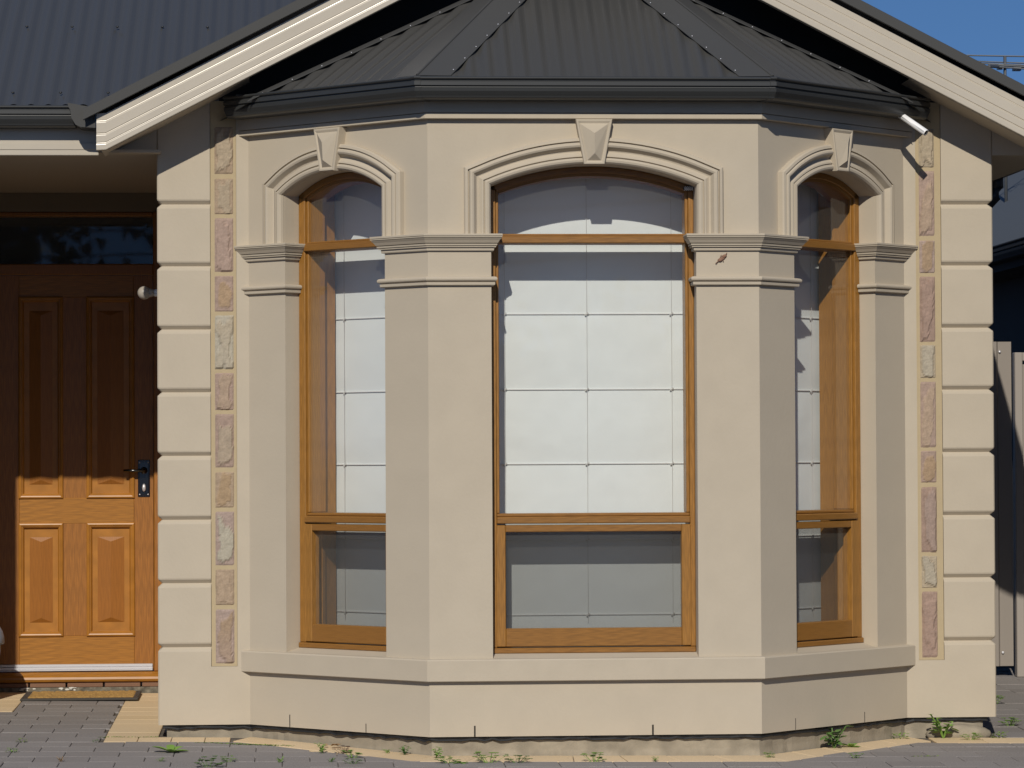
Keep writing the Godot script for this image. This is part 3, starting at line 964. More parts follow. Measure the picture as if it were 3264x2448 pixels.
func build_door(house: Node):
	var d := Node3D.new()
	add(d, "front_door", house)
	var z := DOOR_Z
	# frame
	boxes("door_frame", [[Vector3(-2.17, 0.205, z - 0.1), Vector3(-2.045, 2.755, z + 0.035)], [Vector3(-3.10, 0.205, z - 0.1), Vector3(-3.043, 2.755, z + 0.035)], [Vector3(-3.043, 2.405, z - 0.1), Vector3(-2.17, 2.466, z + 0.006)], [Vector3(-3.043, 2.73, z - 0.1), Vector3(-2.17, 2.755, z + 0.006)]], mats.door_upright, d, 0.006)
	var tg := MB.new()
	tg.quad(Vector3(-3.043, 2.466, z), Vector3(-3.043, 2.73, z), Vector3(-2.17, 2.73, z), Vector3(-2.17, 2.466, z))
	put(tg, "transom_pane", mats.glass, d)
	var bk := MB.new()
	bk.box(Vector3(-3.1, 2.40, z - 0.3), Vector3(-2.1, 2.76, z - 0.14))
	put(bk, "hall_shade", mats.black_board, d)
	# stiles, rails, mullion
	boxes("stile", [[Vector3(-3.04, 0.21, z - 0.045), Vector3(-2.912, 2.402, z)], [Vector3(-2.28, 0.21, z - 0.045), Vector3(-2.173, 2.402, z)], [Vector3(-2.674, 0.404, z - 0.045), Vector3(-2.538, 2.281, z - 0.001)]], mats.door_upright, d, 0.0015)
	for r in [[0.21, 0.404], [1.026, 1.168], [2.281, 2.402]]:
		var xs := [[-2.912, -2.28]]
		if r[0] > 1.0 and r[0] < 2.0:
			xs = [[-2.912, -2.674], [-2.538, -2.28]]
			xs = [[-2.912, -2.28]]
		for q in xs:
			boxes("rail", [[Vector3(q[0] + 0.0005, r[0], z - 0.045), Vector3(q[1] - 0.0005, r[1], z + 0.0005)]], mats.door_level, d, 0.0015)
	for col in [[-2.912, -2.674], [-2.538, -2.28]]:
		for row in [[0.404, 1.026], [1.168, 2.281]]:
			var x0: float = col[0]
			var x1: float = col[1]
			var y0: float = row[0]
			var y1: float = row[1]
			var pn := MB.new()
			pn.quad(Vector3(x0, y0, z - 0.014), Vector3(x0, y1, z - 0.014), Vector3(x1, y1, z - 0.014), Vector3(x1, y0, z - 0.014))
			put(pn, "panel", mats.door_plain, d)
			# raised field, a low hipped block
			var fx0 := x0 + 0.056
			var fx1 := x1 - 0.056
			var fy0 := y0 + 0.075
			var fy1 := y1 - 0.075
			var rf := MB.new()
			var b := z - 0.013
			var xm := (fx0 + fx1) / 2
			var rr := 0.026
			var A := [Vector3(fx0, fy0, b), Vector3(fx0, fy1, b), Vector3(fx1, fy1, b), Vector3(fx1, fy0, b)]
			var p0 := Vector3(xm, fy0 + rr, b + 0.013)
			var p1 := Vector3(xm, fy1 - rr, b + 0.013)
			rf.quad(A[0], A[1], p1, p0)
			rf.quad(A[3], p0, p1, A[2])
			rf.tri(A[0], p0, A[3])
			rf.tri(A[1], A[2], p1)
			put(rf, "raised_field", mats.door_panel, d)
			# bolection moulding round the panel
			var mo := MB.new()
			var cs := [Vector3(x0, y0, z), Vector3(x0, y1, z), Vector3(x1, y1, z), Vector3(x1, y0, z), Vector3(x0, y0, z)]
			var ms := [Vector3(1, 1, 0), Vector3(1, -1, 0), Vector3(-1, -1, 0), Vector3(-1, 1, 0), Vector3(1, 1, 0)]
			var stn := []
			for i in 5:
				stn.append([cs[i], ms[i], Vector3(0, 0, 1)])
			mo.sweep(stn, PackedVector2Array([Vector2(-0.004, -0.001), Vector2(-0.004, 0.006), Vector2(0.0, 0.011), Vector2(0.006, 0.013), Vector2(0.012, 0.011), Vector2(0.014, 0.006), Vector2(0.018, 0.006), Vector2(0.02, 0.002), Vector2(0.024, -0.002), Vector2(0.027, -0.014), Vector2(0.004, -0.014)]), true, false)
			put(mo, "panel_moulding", mats.door_plain, d)
	# weather strip, sill, brick and slab below
	var ws := MB.new()
	ws.box(Vector3(-3.04, 0.233, z + 0.001), Vector3(-2.178, 0.248, z + 0.012), 0.003)
	ws.box(Vector3(-3.04, 0.219, z + 0.001), Vector3(-2.178, 0.2325, z + 0.02), 0.002)
	ws.box(Vector3(-3.04, 0.211, z + 0.001), Vector3(-2.178, 0.2185, z + 0.028), 0.002)
	put(ws, "weather_strip", mats.aluminium, d)
	var sl := MB.new()
	sl.sweep([[Vector3(-3.2, 0, z), Vector3(0, 0, 1), Vector3.UP], [Vector3(-2.046, 0, z), Vector3(0, 0, 1), Vector3.UP]], PackedVector2Array([Vector2(-0.1, 0.150), Vector2(0.062, 0.150), Vector2(0.072, 0.156), Vector2(0.077, 0.168), Vector2(0.074, 0.18), Vector2(0.064, 0.189), Vector2(0.036, 0.205), Vector2(-0.1, 0.209)]))
	put(sl, "timber_sill", mats.door_level, d)
	for i in 6:
		boxes("brick", [[Vector3(-3.26 + i * 0.205, 0.124, z - 0.1), Vector3(-3.26 + i * 0.205 + 0.195, 0.147, z + 0.066)]], mats.brick, d, 0.003)
	boxes("step_slab", [[Vector3(-3.34, 0.04, z - 0.1), Vector3(-2.046, 0.1235, z + 0.075)]], mats.concrete, d, 0.004)
	rng.seed = 12
	var sp := MB.new()
	for i in 14:
		var x := rng.randf_range(-2.95, -2.1)
		if i < 14: x = rng.randf_range(-2.68, -2.60) if i % 2 else rng.randf_range(-2.9, -2.82)
		sp.ball(Vector3(x, 0.122 + rng.randf_range(-0.012, 0.003), z + 0.074), Vector3(rng.randf_range(0.006, 0.018), rng.randf_range(0.002, 0.006), 0.004), 6, 4)
	put(sp, "mortar_splash", mats.white_mortar, d)
	# lever handle on its plate
	var pl := MB.new()
	pl.box(Vector3(-2.258, 1.171, z + 0.0005), Vector3(-2.192, 1.376, z + 0.006), 0.003)
	pl.box(Vector3(-2.251, 1.181, z + 0.006), Vector3(-2.199, 1.366, z + 0.010), 0.003)
	put(pl, "handle_plate", mats.chrome, d)
	var lv := MB.new(true)
	lv.tube([Vector3(-2.224, 1.318, z + 0.008), Vector3(-2.224, 1.318, z + 0.018)], 0.02, 14)
	lv.tube([Vector3(-2.224, 1.318, z + 0.016), Vector3(-2.224, 1.318, z + 0.05), Vector3(-2.235, 1.318, z + 0.058), Vector3(-2.28, 1.317, z + 0.06), Vector3(-2.335, 1.318, z + 0.058)], 0.011, 10, 0.007)
	put(lv, "lever", mats.chrome, d)
	var kn := MB.new(true)
	kn.ball(Vector3(-2.224, 1.222, z + 0.018), Vector3(0.011, 0.022, 0.012), 12, 8)
	for s in [-1, 1]:
		kn.ball(Vector3(-2.225 + s * 0.023, 1.185, z + 0.010), Vector3(0.004, 0.004, 0.003), 8, 5)
		kn.ball(Vector3(-2.225 + s * 0.023, 1.362, z + 0.010), Vector3(0.004, 0.004, 0.003), 8, 5)
	put(kn, "snib", mats.aluminium, d)

# ---------------------------------------------------------------- paving
func paver_mesh(poly: PackedVector2Array, parent: Node, m: Material, lift: float, tilt: Vector2, called := "paver"):
	var inn := Geometry2D.offset_polygon(poly, -0.003)
	if inn.is_empty() or inn[0].size() != poly.size():
		inn = [poly]
	var mb := MB.new()
	var h := func(q: Vector2, d: float) -> Vector3: return Vector3(q.x, gy(q.x, q.y) + lift - d + tilt.x * q.x + tilt.y * q.y - (tilt.x * poly[0].x + tilt.y * poly[0].y), q.y)
	var top: PackedVector2Array = inn[0]
	# match the inset ring's start to the outer ring
	var best := 0
	for i in top.size():
		if top[i].distance_to(poly[0]) < top[best].distance_to(poly[0]): best = i
	var rev := Geometry2D.is_polygon_clockwise(top) != Geometry2D.is_polygon_clockwise(poly)
	var t2 := PackedVector2Array()
	for i in top.size():
		t2.append(top[(best + (-i if rev else i) + top.size() * 2) % top.size()])
	var ix := Geometry2D.triangulate_polygon(t2)
	for q in range(0, ix.size(), 3):
		mb.tri(h.call(t2[ix[q]], 0.0), h.call(t2[ix[q + 1]], 0.0), h.call(t2[ix[q + 2]], 0.0))
	for i in poly.size():
		var j := (i + 1) % poly.size()
		mb.quad(h.call(t2[i], 0.0), h.call(t2[j], 0.0), h.call(poly[j], 0.002), h.call(poly[i], 0.002))
		mb.quad(h.call(poly[i], 0.002), h.call(poly[j], 0.002), h.call(poly[j], 0.04), h.call(poly[i], 0.04))
	put(mb, called, m, parent)

func area(p: PackedVector2Array) -> float:
	var a := 0.0
	for i in p.size():
		a += p[i].cross(p[(i + 1) % p.size()])
	return absf(a) / 2

func rect(x0: float, x1: float, z0: float, z1: float) -> PackedVector2Array:
	return PackedVector2Array([Vector2(x0, z0), Vector2(x1, z0), Vector2(x1, z1), Vector2(x0, z1)])

func build_ground():
	var gr := MB.new()
	var zs := [80.0, 1.45, -0.5, -2.0, -4.6, -60.0]
	var xs := [-80.0, -5.0, -2.0, 0.0, 2.0, 4.0, 80.0]
	for i in zs.size() - 1:
		for j in xs.size() - 1:
			var q := []
			for k in [[j, i], [j + 1, i], [j + 1, i + 1], [j, i + 1]]:
				q.append(Vector3(xs[k[0]], gy(xs[k[0]], zs[k[1]]) - 0.0085, zs[k[1]]))
			gr.quad(q[0], q[1], q[2], q[3])
	var go := put(gr, "ground", mats.soil)
	go.set_meta("kind", "structure")
	# the drive beyond the picture's lower edge, out to the street
	var dr := MB.new()
	for j in xs.size() - 1:
		dr.quad(Vector3(xs[j], gy(xs[j], 1.4) - 0.004, 1.46), Vector3(xs[j + 1], gy(xs[j + 1], 1.4) - 0.004, 1.46), Vector3(xs[j + 1], gy(xs[j + 1], 1.4) - 0.004, 79), Vector3(xs[j], gy(xs[j], 1.4) - 0.004, 79))
	var dro := put(dr, "driveway", mats.street)
	dro.set_meta("kind", "structure")
	var pave := Node3D.new()
	add(pave, "paving")
	pave.set_meta("kind", "structure")
	rng.seed = 2024
	var e := -0.02
	var house_poly := PackedVector2Array([Vector2(-2.045, -6), Vector2(-2.045, -P + e), Vector2(-W - P - 0.02, -P + e), Vector2(-W, e), Vector2(W, e), Vector2(W + P + 0.02, -P + e), Vector2(2.03, -P + e), Vector2(2.03, -6)])
	var b := 0.215
	var band_poly := PackedVector2Array([Vector2(-2.305, -0.603), Vector2(-W - P - 0.10, -0.603), Vector2(-W - P - b * T + 0.045, -0.585), Vector2(-W - b * T, b), Vector2(W + b * T, b), Vector2(W + P + b * T - 0.16, -0.585), Vector2(W + P + 0.1, -0.55), Vector2(3.8, -0.55), Vector2(3.8, -0.77), Vector2(2.03, -0.85), Vector2(2.0, -3.0), Vector2(-2.0, -3.0), Vector2(-2.0, -0.815), Vector2(-2.305, -0.815)])
	var porch_r := rect(-2.305, -2.0, -3.12, -0.815)
	var porch_l := rect(-5.0, -2.85, -3.12, -2.04)
	var cut := [house_poly, band_poly, porch_r, porch_l]
	var g := 0.0018
	# grey field, running bond
	for j in 23:
		var z1: float = 1.459 - j * 0.206
		var z0 := z1 - 0.206
		var xo := -4.6 + (0.125 if j % 2 else 0.0) + 0.028
		for i in 34:
			var x0 := xo + i * 0.25
			if x0 > 3.6: continue
			if z1 < -0.95 and x0 > -2.4: continue
			if z1 < -3.0: continue
			var polys := [rect(x0 + g, x0 + 0.25 - g, z0 + g, z1 - g)]
			for c in cut:
				var nxt := []
				for q in polys:
					for r in Geometry2D.clip_polygons(q, c):
						if area(r) > 0.004: nxt.append(r)
				polys = nxt
			for q in polys:
				paver_mesh(q, pave, mats["paver%d" % rng.randi_range(0, 3)], rng.randf_range(-0.0012, 0.0012), Vector2(rng.randf_range(-0.005, 0.005), rng.randf_range(-0.006, 0.006)))
	# path on the right, laid lengthwise
	for i in 9:
		var x0 := 2.06 + i * 0.2
		for j in 16:
			var z1 := -0.80 - (0.12 if i % 2 else 0.0) - j * 0.25
			if i % 2 and j == 0: z1 = -0.80
			var z0 := -0.80 - (0.12 if i % 2 else 0.0) - (j + 1) * 0.25
			if i % 2 and j == 0: z0 = -0.80 - 0.12
			elif i % 2:
				z1 += 0.25; z0 += 0.25
			paver_mesh(rect(x0 + g, x0 + 0.2 - g, z0 + g, z1 - g), pave, mats["paver%d" % rng.randi_range(0, 3)], rng.randf_range(-0.002, 0.002), Vector2.ZERO)
	# cream border: along the wings, round the bay, in the porch
	var cream := func(q: PackedVector2Array):
		for r in Geometry2D.clip_polygons(q, house_poly):
			if area(r) > 0.0008:
				paver_mesh(r, pave, mats["cream_paver%d" % rng.randi_range(0, 3)], rng.randf_range(0.0, 0.001), Vector2(rng.randf_range(-0.002, 0.002), rng.randf_range(-0.002, 0.002)), "cream_paver")
	var x := -2.302
	while x < -1.7:
		cream.call(rect(x + g, minf(x + 0.16, -1.70) - g, -0.812 + g, -0.605 - g)); x += 0.16
	x = 1.70
	while x < 3.6:
		cream.call(rect(x + g, x + 0.25 - g, -0.79 + g, -0.552 - g)); x += 0.25
	var sts := bay_path()
	sts[0][1] = Vector3(-T * 0.9, 0, 0.9)
	sts[3][1] = Vector3(T * 0.9, 0, 0.9)
	for k in 3:
		var n: int = [5, 7, 5][k]
		for i in n:
			var a0 := float(i) / n
			var a1 := float(i + 1) / n
			var c := []
			for q in [[a0, e + 0.002], [a1, e + 0.002], [a1, b - g], [a0, b - g]]:
				var o: Vector3 = sts[k][0].lerp(sts[k + 1][0], q[0])
				var m: Vector3 = sts[k][1].lerp(sts[k + 1][1], q[0])
				var pnt: Vector3 = o + m * q[1]
				c.append(Vector2(pnt.x, pnt.z))
			var dd: Vector2 = (c[1] - c[0]).normalized() * g
			cream.call(PackedVector2Array([c[0] + dd, c[1] - dd, c[2] - dd, c[3] + dd]))
	for j in 11:
		var z1: float = -0.818 - j * 0.206
		cream.call(rect(-2.302, -2.05, z1 - 0.206 + 0.0008, z1 - 0.0008))
	for j in 5:
		for i in 5:
			cream.call(rect(-2.853 - (i + 1) * 0.25 + g, -2.853 - i * 0.25 - g, -3.12 + j * 0.215 + g, -3.12 + (j + 1) * 0.215 - g))

# ---------------------------------------------------------------- plants
func leaf(mb: MB, base: Vector3, dir: Vector3, len: float, wid: float, droop: float):
	var side := dir.cross(Vector3.UP).normalized()
	if side.length() < 0.5: side = Vector3.RIGHT
	var pl := base
	var pr := base
	var pm := base
	for i in 5:
		var t := float(i + 1) / 5
		var c := base + dir * len * t + Vector3(0, -droop * t * t * len, 0)
		var w := wid * sin(PI * minf(t * 0.86 + 0.08, 1.0)) * (1.0 if i < 4 else 0.05)
		var l := c - side * w
		var r := c + side * w
		var m := c - Vector3(0, w * 0.35, 0)
		mb.quad(pl, l, m, pm)
		mb.quad(pm, m, r, pr)
		pl = l; pr = r; pm = m

func weed(kind: String, x: float, z: float, size: float, label: String, sd: int, mname := "leaf", y := -9.0):
	rng.seed = sd
	z -= 0.09 * x
	size *= 1.08
	var base := Vector3(x, gy(x, z) if y < -5 else y, z)
	var mb := MB.new()
	if kind == "rosette":
		for i in 7:
			var a := TAU * i / 7 + rng.randf_range(-0.3, 0.3)
			var d := Vector3(cos(a), rng.randf_range(0.25, 0.9), sin(a)).normalized()
			leaf(mb, base, d, size * rng.randf_range(0.6, 1.0), size * 0.17, 0.35)
	elif kind == "sprig":
		for i in 5:
			var a := rng.randf_range(0, TAU)
			var d := Vector3(cos(a) * 0.6, 1.0, sin(a) * 0.5).normalized()
			var top := base + d * size * rng.randf_range(0.5, 1.0)
			mb.tube([base, base.lerp(top, 0.5) + Vector3(0, size * 0.08, 0), top], size * 0.025, 4)
			for k in 5:
				var b := base.lerp(top, 0.35 + 0.16 * k)
				var aa := rng.randf_range(0, TAU)
				leaf(mb, b, Vector3(cos(aa), rng.randf_range(-0.2, 0.5), sin(aa)).normalized(), size * rng.randf_range(0.25, 0.4), size * 0.12, 0.3)
	elif kind == "clover":
		for i in 16:
			var a := rng.randf_range(0, TAU)
			var r := size * sqrt(rng.randf()) * 1.1
			var h := size * rng.randf_range(0.2, 0.75)
			var top := base + Vector3(cos(a) * r, h, sin(a) * r * 0.5)
			mb.tube([base + Vector3(cos(a) * r * 0.3, 0, sin(a) * r * 0.2), top], size * 0.014, 3)
			for k in 3:
				var aa := a + TAU * k / 3
				leaf(mb, top, Vector3(cos(aa), 0.25, sin(aa)).normalized(), size * 0.26, size * 0.13, 0.2)
	elif kind == "blades":
		for i in 14:
			var a := rng.randf_range(0, TAU)
			var d := Vector3(cos(a) * 0.7, 1.0, sin(a) * 0.6).normalized()
			leaf(mb, base + Vector3(rng.randf_range(-1, 1) * size * 0.15, 0, 0), d, size * rng.randf_range(0.5, 1.1), size * 0.035, 0.45)
	elif kind == "tuft":
		for i in 40:
			var a := rng.randf_range(0, TAU)
			var r := size * sqrt(rng.randf())
			leaf(mb, base + Vector3(cos(a) * r, rng.randf_range(0, size * 0.7), sin(a) * r * 0.5), Vector3(cos(a), rng.randf_range(0.1, 1.2), sin(a)).normalized(), size * 0.4, size * 0.12, 0.3)
	var o := put(mb, "weed", mats[mname])
	tag(o, label, "weed", "weeds in the paving joints")

func moss(x0: float, z0: float, x1: float, z1: float, wid: float, count: int, label: String, sd: int):
	rng.seed = sd
	var mb := MB.new()
	for i in count:
		var t := rng.randf()
		var x := lerpf(x0, x1, t)
		var z := lerpf(z0, z1, t) + rng.randf_range(-wid, wid)
		var a := rng.randf_range(0, TAU)
		leaf(mb, Vector3(x, gy(x, z) - 0.002, z), Vector3(cos(a), rng.randf_range(0.3, 1.2), sin(a)).normalized(), rng.randf_range(0.006, 0.016), 0.004, 0.4)
	var o := put(mb, "moss", mats.moss)
	o.set_meta("kind", "stuff")
	tag(o, label, "moss")

func build_plants():
	weed("rosette", -1.964, -0.34, 0.11, "broad-leaved rosette weed, largest plant in the grey paving at left", 1)
	weed("tuft", -2.69, -0.40, 0.026, "bright green tuft in the paving nearest the picture's lower left corner", 2)
	weed("tuft", -2.684, -0.83, 0.022, "dull green tuft in the paving below the door mat", 3, "moss")
	weed("tuft", -2.335, -0.80, 0.016, "tiny tuft at the corner of the cream porch border", 4, "leaf_dark")
	weed("blades", -2.445, 0.0, 0.05, "dry straw-coloured stalks lying in a paving joint at left", 5, "dry")
	weed("clover", -2.0, 0.04, 0.022, "little creeping weed just below the broad-leaved rosette", 6)
	weed("clover", -1.69, 0.07, 0.034, "small round-leaved weed in grey paving below the moss strip", 7)
	weed("clover", -1.776, 0.27, 0.06, "rounded leafy clump cut by the picture's lower edge", 8, "leaf_dark")
	weed("blades", -1.455, 0.12, 0.055, "spiky grassy weed in paving below the left end of the sill band", 9)
	weed("sprig", -1.264, -0.235, 0.05, "two-leaved seedling on the cream border at the bay's left face", 10)
	weed("blades", -1.228, 0.14, 0.05, "grassy weed with thin upright stalks in front of the bay's left face", 11, "leaf_dark")
	weed("clover", -1.165, -0.22, 0.045, "reddish seedling on the cream border beside dead leaves", 12, "leaf_red")
	weed("clover", -1.125, -0.02, 0.045, "leafy weed at the grey edge below the bay's left face", 13)
	weed("clover", -1.13, 0.20, 0.035, "low weed in grey paving, in front of the leafy edge weed", 14, "leaf_dark")
	weed("blades", -0.962, -0.2, 0.05, "thin grass tuft against the footing of the bay's left face", 15)
	weed("sprig", -0.885, -0.125, 0.05, "dark folded leaf standing against the footing near the bay's left corner", 16, "leaf_dark")
	weed("sprig", -0.745, 0.02, 0.055, "single upright green leaf at the bay's left corner", 17)
	weed("clover", -0.70, 0.215, 0.045, "leafy weed in the joint just right of the bay's left corner", 18)
	weed("rosette", -0.645, 0.225, 0.05, "pointed-leaf weed, second in the row at the bay's front edge", 19)
	weed("clover", -0.51, 0.225, 0.06, "widest clump of green leaves along the bay's front edge", 20)
	weed("clover", -0.381, 0.236, 0.05, "dark green clump below the left side of the wide window", 21, "leaf_dark")
	weed("clover", -0.032, 0.235, 0.055, "lone round-leaved weed below the middle of the wide window", 22)
	weed("sprig", 0.247, 0.24, 0.026, "tiny seedling on the cream border below the wide window's right half", 23)
	weed("sprig", 1.16, -0.22, 0.12, "tall dark leafy weed against the footing of the bay's right face", 24, "leaf_dark")
	weed("rosette", 1.25, -0.26, 0.07, "light green weed beside the tall dark weed at the bay's right face", 25)
	weed("tuft", 1.55, -0.60, 0.036, "bushy green tuft where the bay meets the right wing", 26)
	weed("sprig", 1.77, -0.60, 0.13, "straggly light green weed in front of the right wing's footing", 27)
	weed("clover", 1.89, -0.52, 0.045, "creeping weed on the cream border under the right wing", 28)
	weed("tuft", 2.05, -0.60, 0.036, "bushy tuft at the outer corner of the right wing", 29)
	weed("clover", 1.193, 0.183, 0.034, "small weed alone in grey paving right of the bay", 30)
	weed("clover", 0.79, 0.13, 0.03, "tiny paired leaves on the cream border at the bay's right corner", 31)
	weed("clover", 2.23, -1.15, 0.06, "leafy weed in the side path at the picture's right edge", 32)
	weed("rosette", 2.56, -3.55, 0.13, "light green seedling in the dark gap under the fence", 33, "leaf")
	weed("clover", 2.40, -2.3, 0.06, "small weed halfway along the side path", 34)
	moss(-2.335, -0.815, -2.05, -0.815, 0.008, 320, "green moss line between the two cream borders at the porch corner", 50)
	moss(-1.86, -0.575, -1.40, -0.42, 0.02, 900, "long green moss strip in front of the left wing's cream border", 51)
	moss(1.46, 0.02, 1.60, 0.0, 0.006, 60, "short moss streak in grey paving right of the bay", 52)
	rng.seed = 60
	var dl := MB.new()
	for k in 6:
		var a := rng.randf_range(0, TAU)
		leaf(dl, Vector3(-1.21 + rng.randf_range(-0.03, 0.03), gy(-1.2, -0.4) + 0.01, -0.33), Vector3(cos(a), 0.8, sin(a)).normalized(), 0.045, 0.014, 0.5)
	tag(put(dl, "dead_leaves", mats.dry), "curled brown dead leaves against the footing of the bay's left face", "leaves")

# ---------------------------------------------------------------- small things
func build_things():
	# door mat
	var mt := thing("door_mat", "coir door mat with dark rubber border in front of the timber door", "mat", Vector3(-2.548, gy(-2.55, -2.82), -2.82))
	var rb := MB.new()
	rb.xf = Transform3D(Basis(Vector3.RIGHT, 0.022), Vector3.ZERO)
	rb.box(Vector3(-0.314, 0.003, -0.21), Vector3(0.316, 0.016, 0.21), 0.004)
	put(rb, "rubber_border", mats.rubber, mt)
	var ci := MB.new()
	ci.xf = rb.xf
	rng.seed = 8
	var nx := 56
	var nz := 30
	var hs := []
	for j in nz + 1:
		for i in nx + 1:
			hs.append(0.017 + (rng.randf_range(0.0, 0.006) if i > 0 and j > 0 and i < nx and j < nz else -0.002))
	for j in nz:
		for i in nx:
			var q := []
			for k in [[i, j], [i + 1, j], [i + 1, j + 1], [i, j + 1]]:
				q.append(Vector3(-0.28 + 0.57 * k[0] / nx, hs[k[1] * (nx + 1) + k[0]], -0.185 + 0.36 * k[1] / nz))
			ci.quad(q[0], q[1], q[2], q[3])
	put(ci, "coir_pile", mats.coir, mt)
	# bare bulb on the porch wall
	var bu := thing("light_bulb", "bare pale light bulb sticking out of the porch wall beside the door", "light bulb", Vector3(-2.03, 2.225, -1.6))
	var gl := MB.new(true)
	gl.ball(Vector3(-0.118, 0, 0), Vector3(0.034, 0.034, 0.034), 18, 12)
	gl.tube([Vector3(-0.095, 0, 0), Vector3(-0.06, 0, 0)], 0.024, 14, 0.015)
	put(gl, "globe", mats.bulb_glass, bu)
	var hl := MB.new(true)
	hl.tube([Vector3(-0.066, 0, 0), Vector3(-0.03, 0, 0)], 0.018, 14, 0.021)
	hl.tube([Vector3(-0.03, 0, 0), Vector3(0.0, 0, 0)], 0.03, 14, 0.036)
	put(hl, "lamp_holder", mats.white_plastic, bu)
	# tub at the left edge
	var tb := thing("storage_tub", "pale blue-grey plastic tub with domed lid at the porch's left edge", "tub", Vector3(-3.137, gy(-3.1, -2.65), -2.65))
	tb.scale = Vector3(0.88, 0.76, 0.88)
	var tl := MB.new(true)
	tl.lathe(Vector3.ZERO, PackedVector2Array([Vector2(0.001, 0.02), Vector2(0.155, 0.02), Vector2(0.16, 0.03), Vector2(0.197, 0.41), Vector2(0.19, 0.415), Vector2(0.001, 0.415)]))
	put(tl, "body", mats.tub, tb)
	var ld := MB.new(true)
	ld.lathe(Vector3.ZERO, PackedVector2Array([Vector2(0.19, 0.40), Vector2(0.213, 0.398), Vector2(0.217, 0.412), Vector2(0.214, 0.45), Vector2(0.205, 0.487), Vector2(0.185, 0.527), Vector2(0.15, 0.56), Vector2(0.1, 0.58), Vector2(0.001, 0.588)]))
	put(ld, "lid", mats.tub, tb)
	# white overflow pipe under the bay gutter's right end
	var op := thing("overflow_pipe", "short white plastic pipe slanting out from under the gutter's right end", "pipe")
	var a := Vector3(1.556, 3.036, -0.63)
	var b := Vector3(1.661, 2.944, -0.542)
	var dir := (b - a).normalized()
	var si := dir.cross(Vector3.UP).normalized()
	var su := si.cross(dir)
	var tp := MB.new(true)
	var ring := PackedVector2Array()
	tp.tube([a, b], 0.0165, 16)
	put(tp, "tube", mats.white_plastic, op)
	var en := MB.new(true)
	for j in 16:
		var t0 := TAU * j / 16
		var t1 := TAU * (j + 1) / 16
		var p0 := (si * cos(t0) + su * sin(t0))
		var p1 := (si * cos(t1) + su * sin(t1))
		en.quad(b + dir * 0.0005 + p0 * 0.0165, b + dir * 0.006 + p0 * 0.0165, b + dir * 0.006 + p1 * 0.0165, b + dir * 0.0005 + p1 * 0.0165)
		en.quad(b + dir * 0.006 + p0 * 0.0165, b + dir * 0.006 + p0 * 0.0135, b + dir * 0.006 + p1 * 0.0135, b + dir * 0.006 + p1 * 0.0165)
	put(en, "rim", mats.white_plastic, op)
	var bo := MB.new()
	for j in 16:
		var t0 := TAU * j / 16
		var t1 := TAU * (j + 1) / 16
		bo.tri(b + dir * 0.002, b + dir * 0.002 + (si * cos(t0) + su * sin(t0)) * 0.0135, b + dir * 0.002 + (si * cos(t1) + su * sin(t1)) * 0.0135)
	put(bo, "bore", mats.slot, op)
	# insect and cocoon
	var ins := MB.new(true)
	ins.ball(Vector3.ZERO, Vector3(0.021, 0.008, 0.006), 10, 6)
	ins.ball(Vector3(0.016, 0.006, 0.002), Vector3(0.013, 0.008, 0.006), 8, 5)
	ins.ball(Vector3(-0.008, -0.004, 0.003), Vector3(0.011, 0.006, 0.005), 8, 5)
	for q in [[Vector3(-0.014, -0.002, 0.002), Vector3(-0.032, -0.008, 0.003)], [Vector3(0.004, -0.005, 0.002), Vector3(0.002, -0.016, 0.001)], [Vector3(0.02, 0.006, 0.002), Vector3(0.034, 0.015, 0.002)], [Vector3(-0.004, 0.006, 0.002), Vector3(0.006, 0.017, 0.001)]]:
		ins.tube(q, 0.002, 5)
	ins.ball(Vector3(-0.033, -0.0085, 0.003), Vector3(0.003, 0.003, 0.003), 6, 4)
	var io := put(ins, "insect", mats.insect)
	io.position = Vector3(0.595, 2.299, 0.004)
	io.rotation.z = 0.42
	tag(io, "small brown winged insect resting on the pier right of the wide window", "insect")
	var co := thing("cocoon", "grey and white zigzag-striped cocoon in the top right corner of the wide window", "cocoon", Vector3(0.452, 2.632, -0.078))
	var cb := MB.new(true)
	cb.ball(Vector3.ZERO, Vector3(0.027, 0.013, 0.013), 14, 8)
	put(cb, "case", mats.rubber, co)
	var cz := MB.new()
	for r in 3:
		var pts := []
		for i in 9:
			var x := -0.02 + 0.005 * i
			var yy := -0.006 + r * 0.006 + (0.002 if i % 2 else -0.002)
			var k := sqrt(maxf(0.0, 1.0 - pow(x / 0.027, 2) - pow(yy / 0.013, 2)))
			pts.append(Vector3(x, yy, 0.013 * k + 0.0005))
		cz.tube(pts, 0.0018, 4)
	put(cz, "zigzag_band", mats.white_plastic, co)

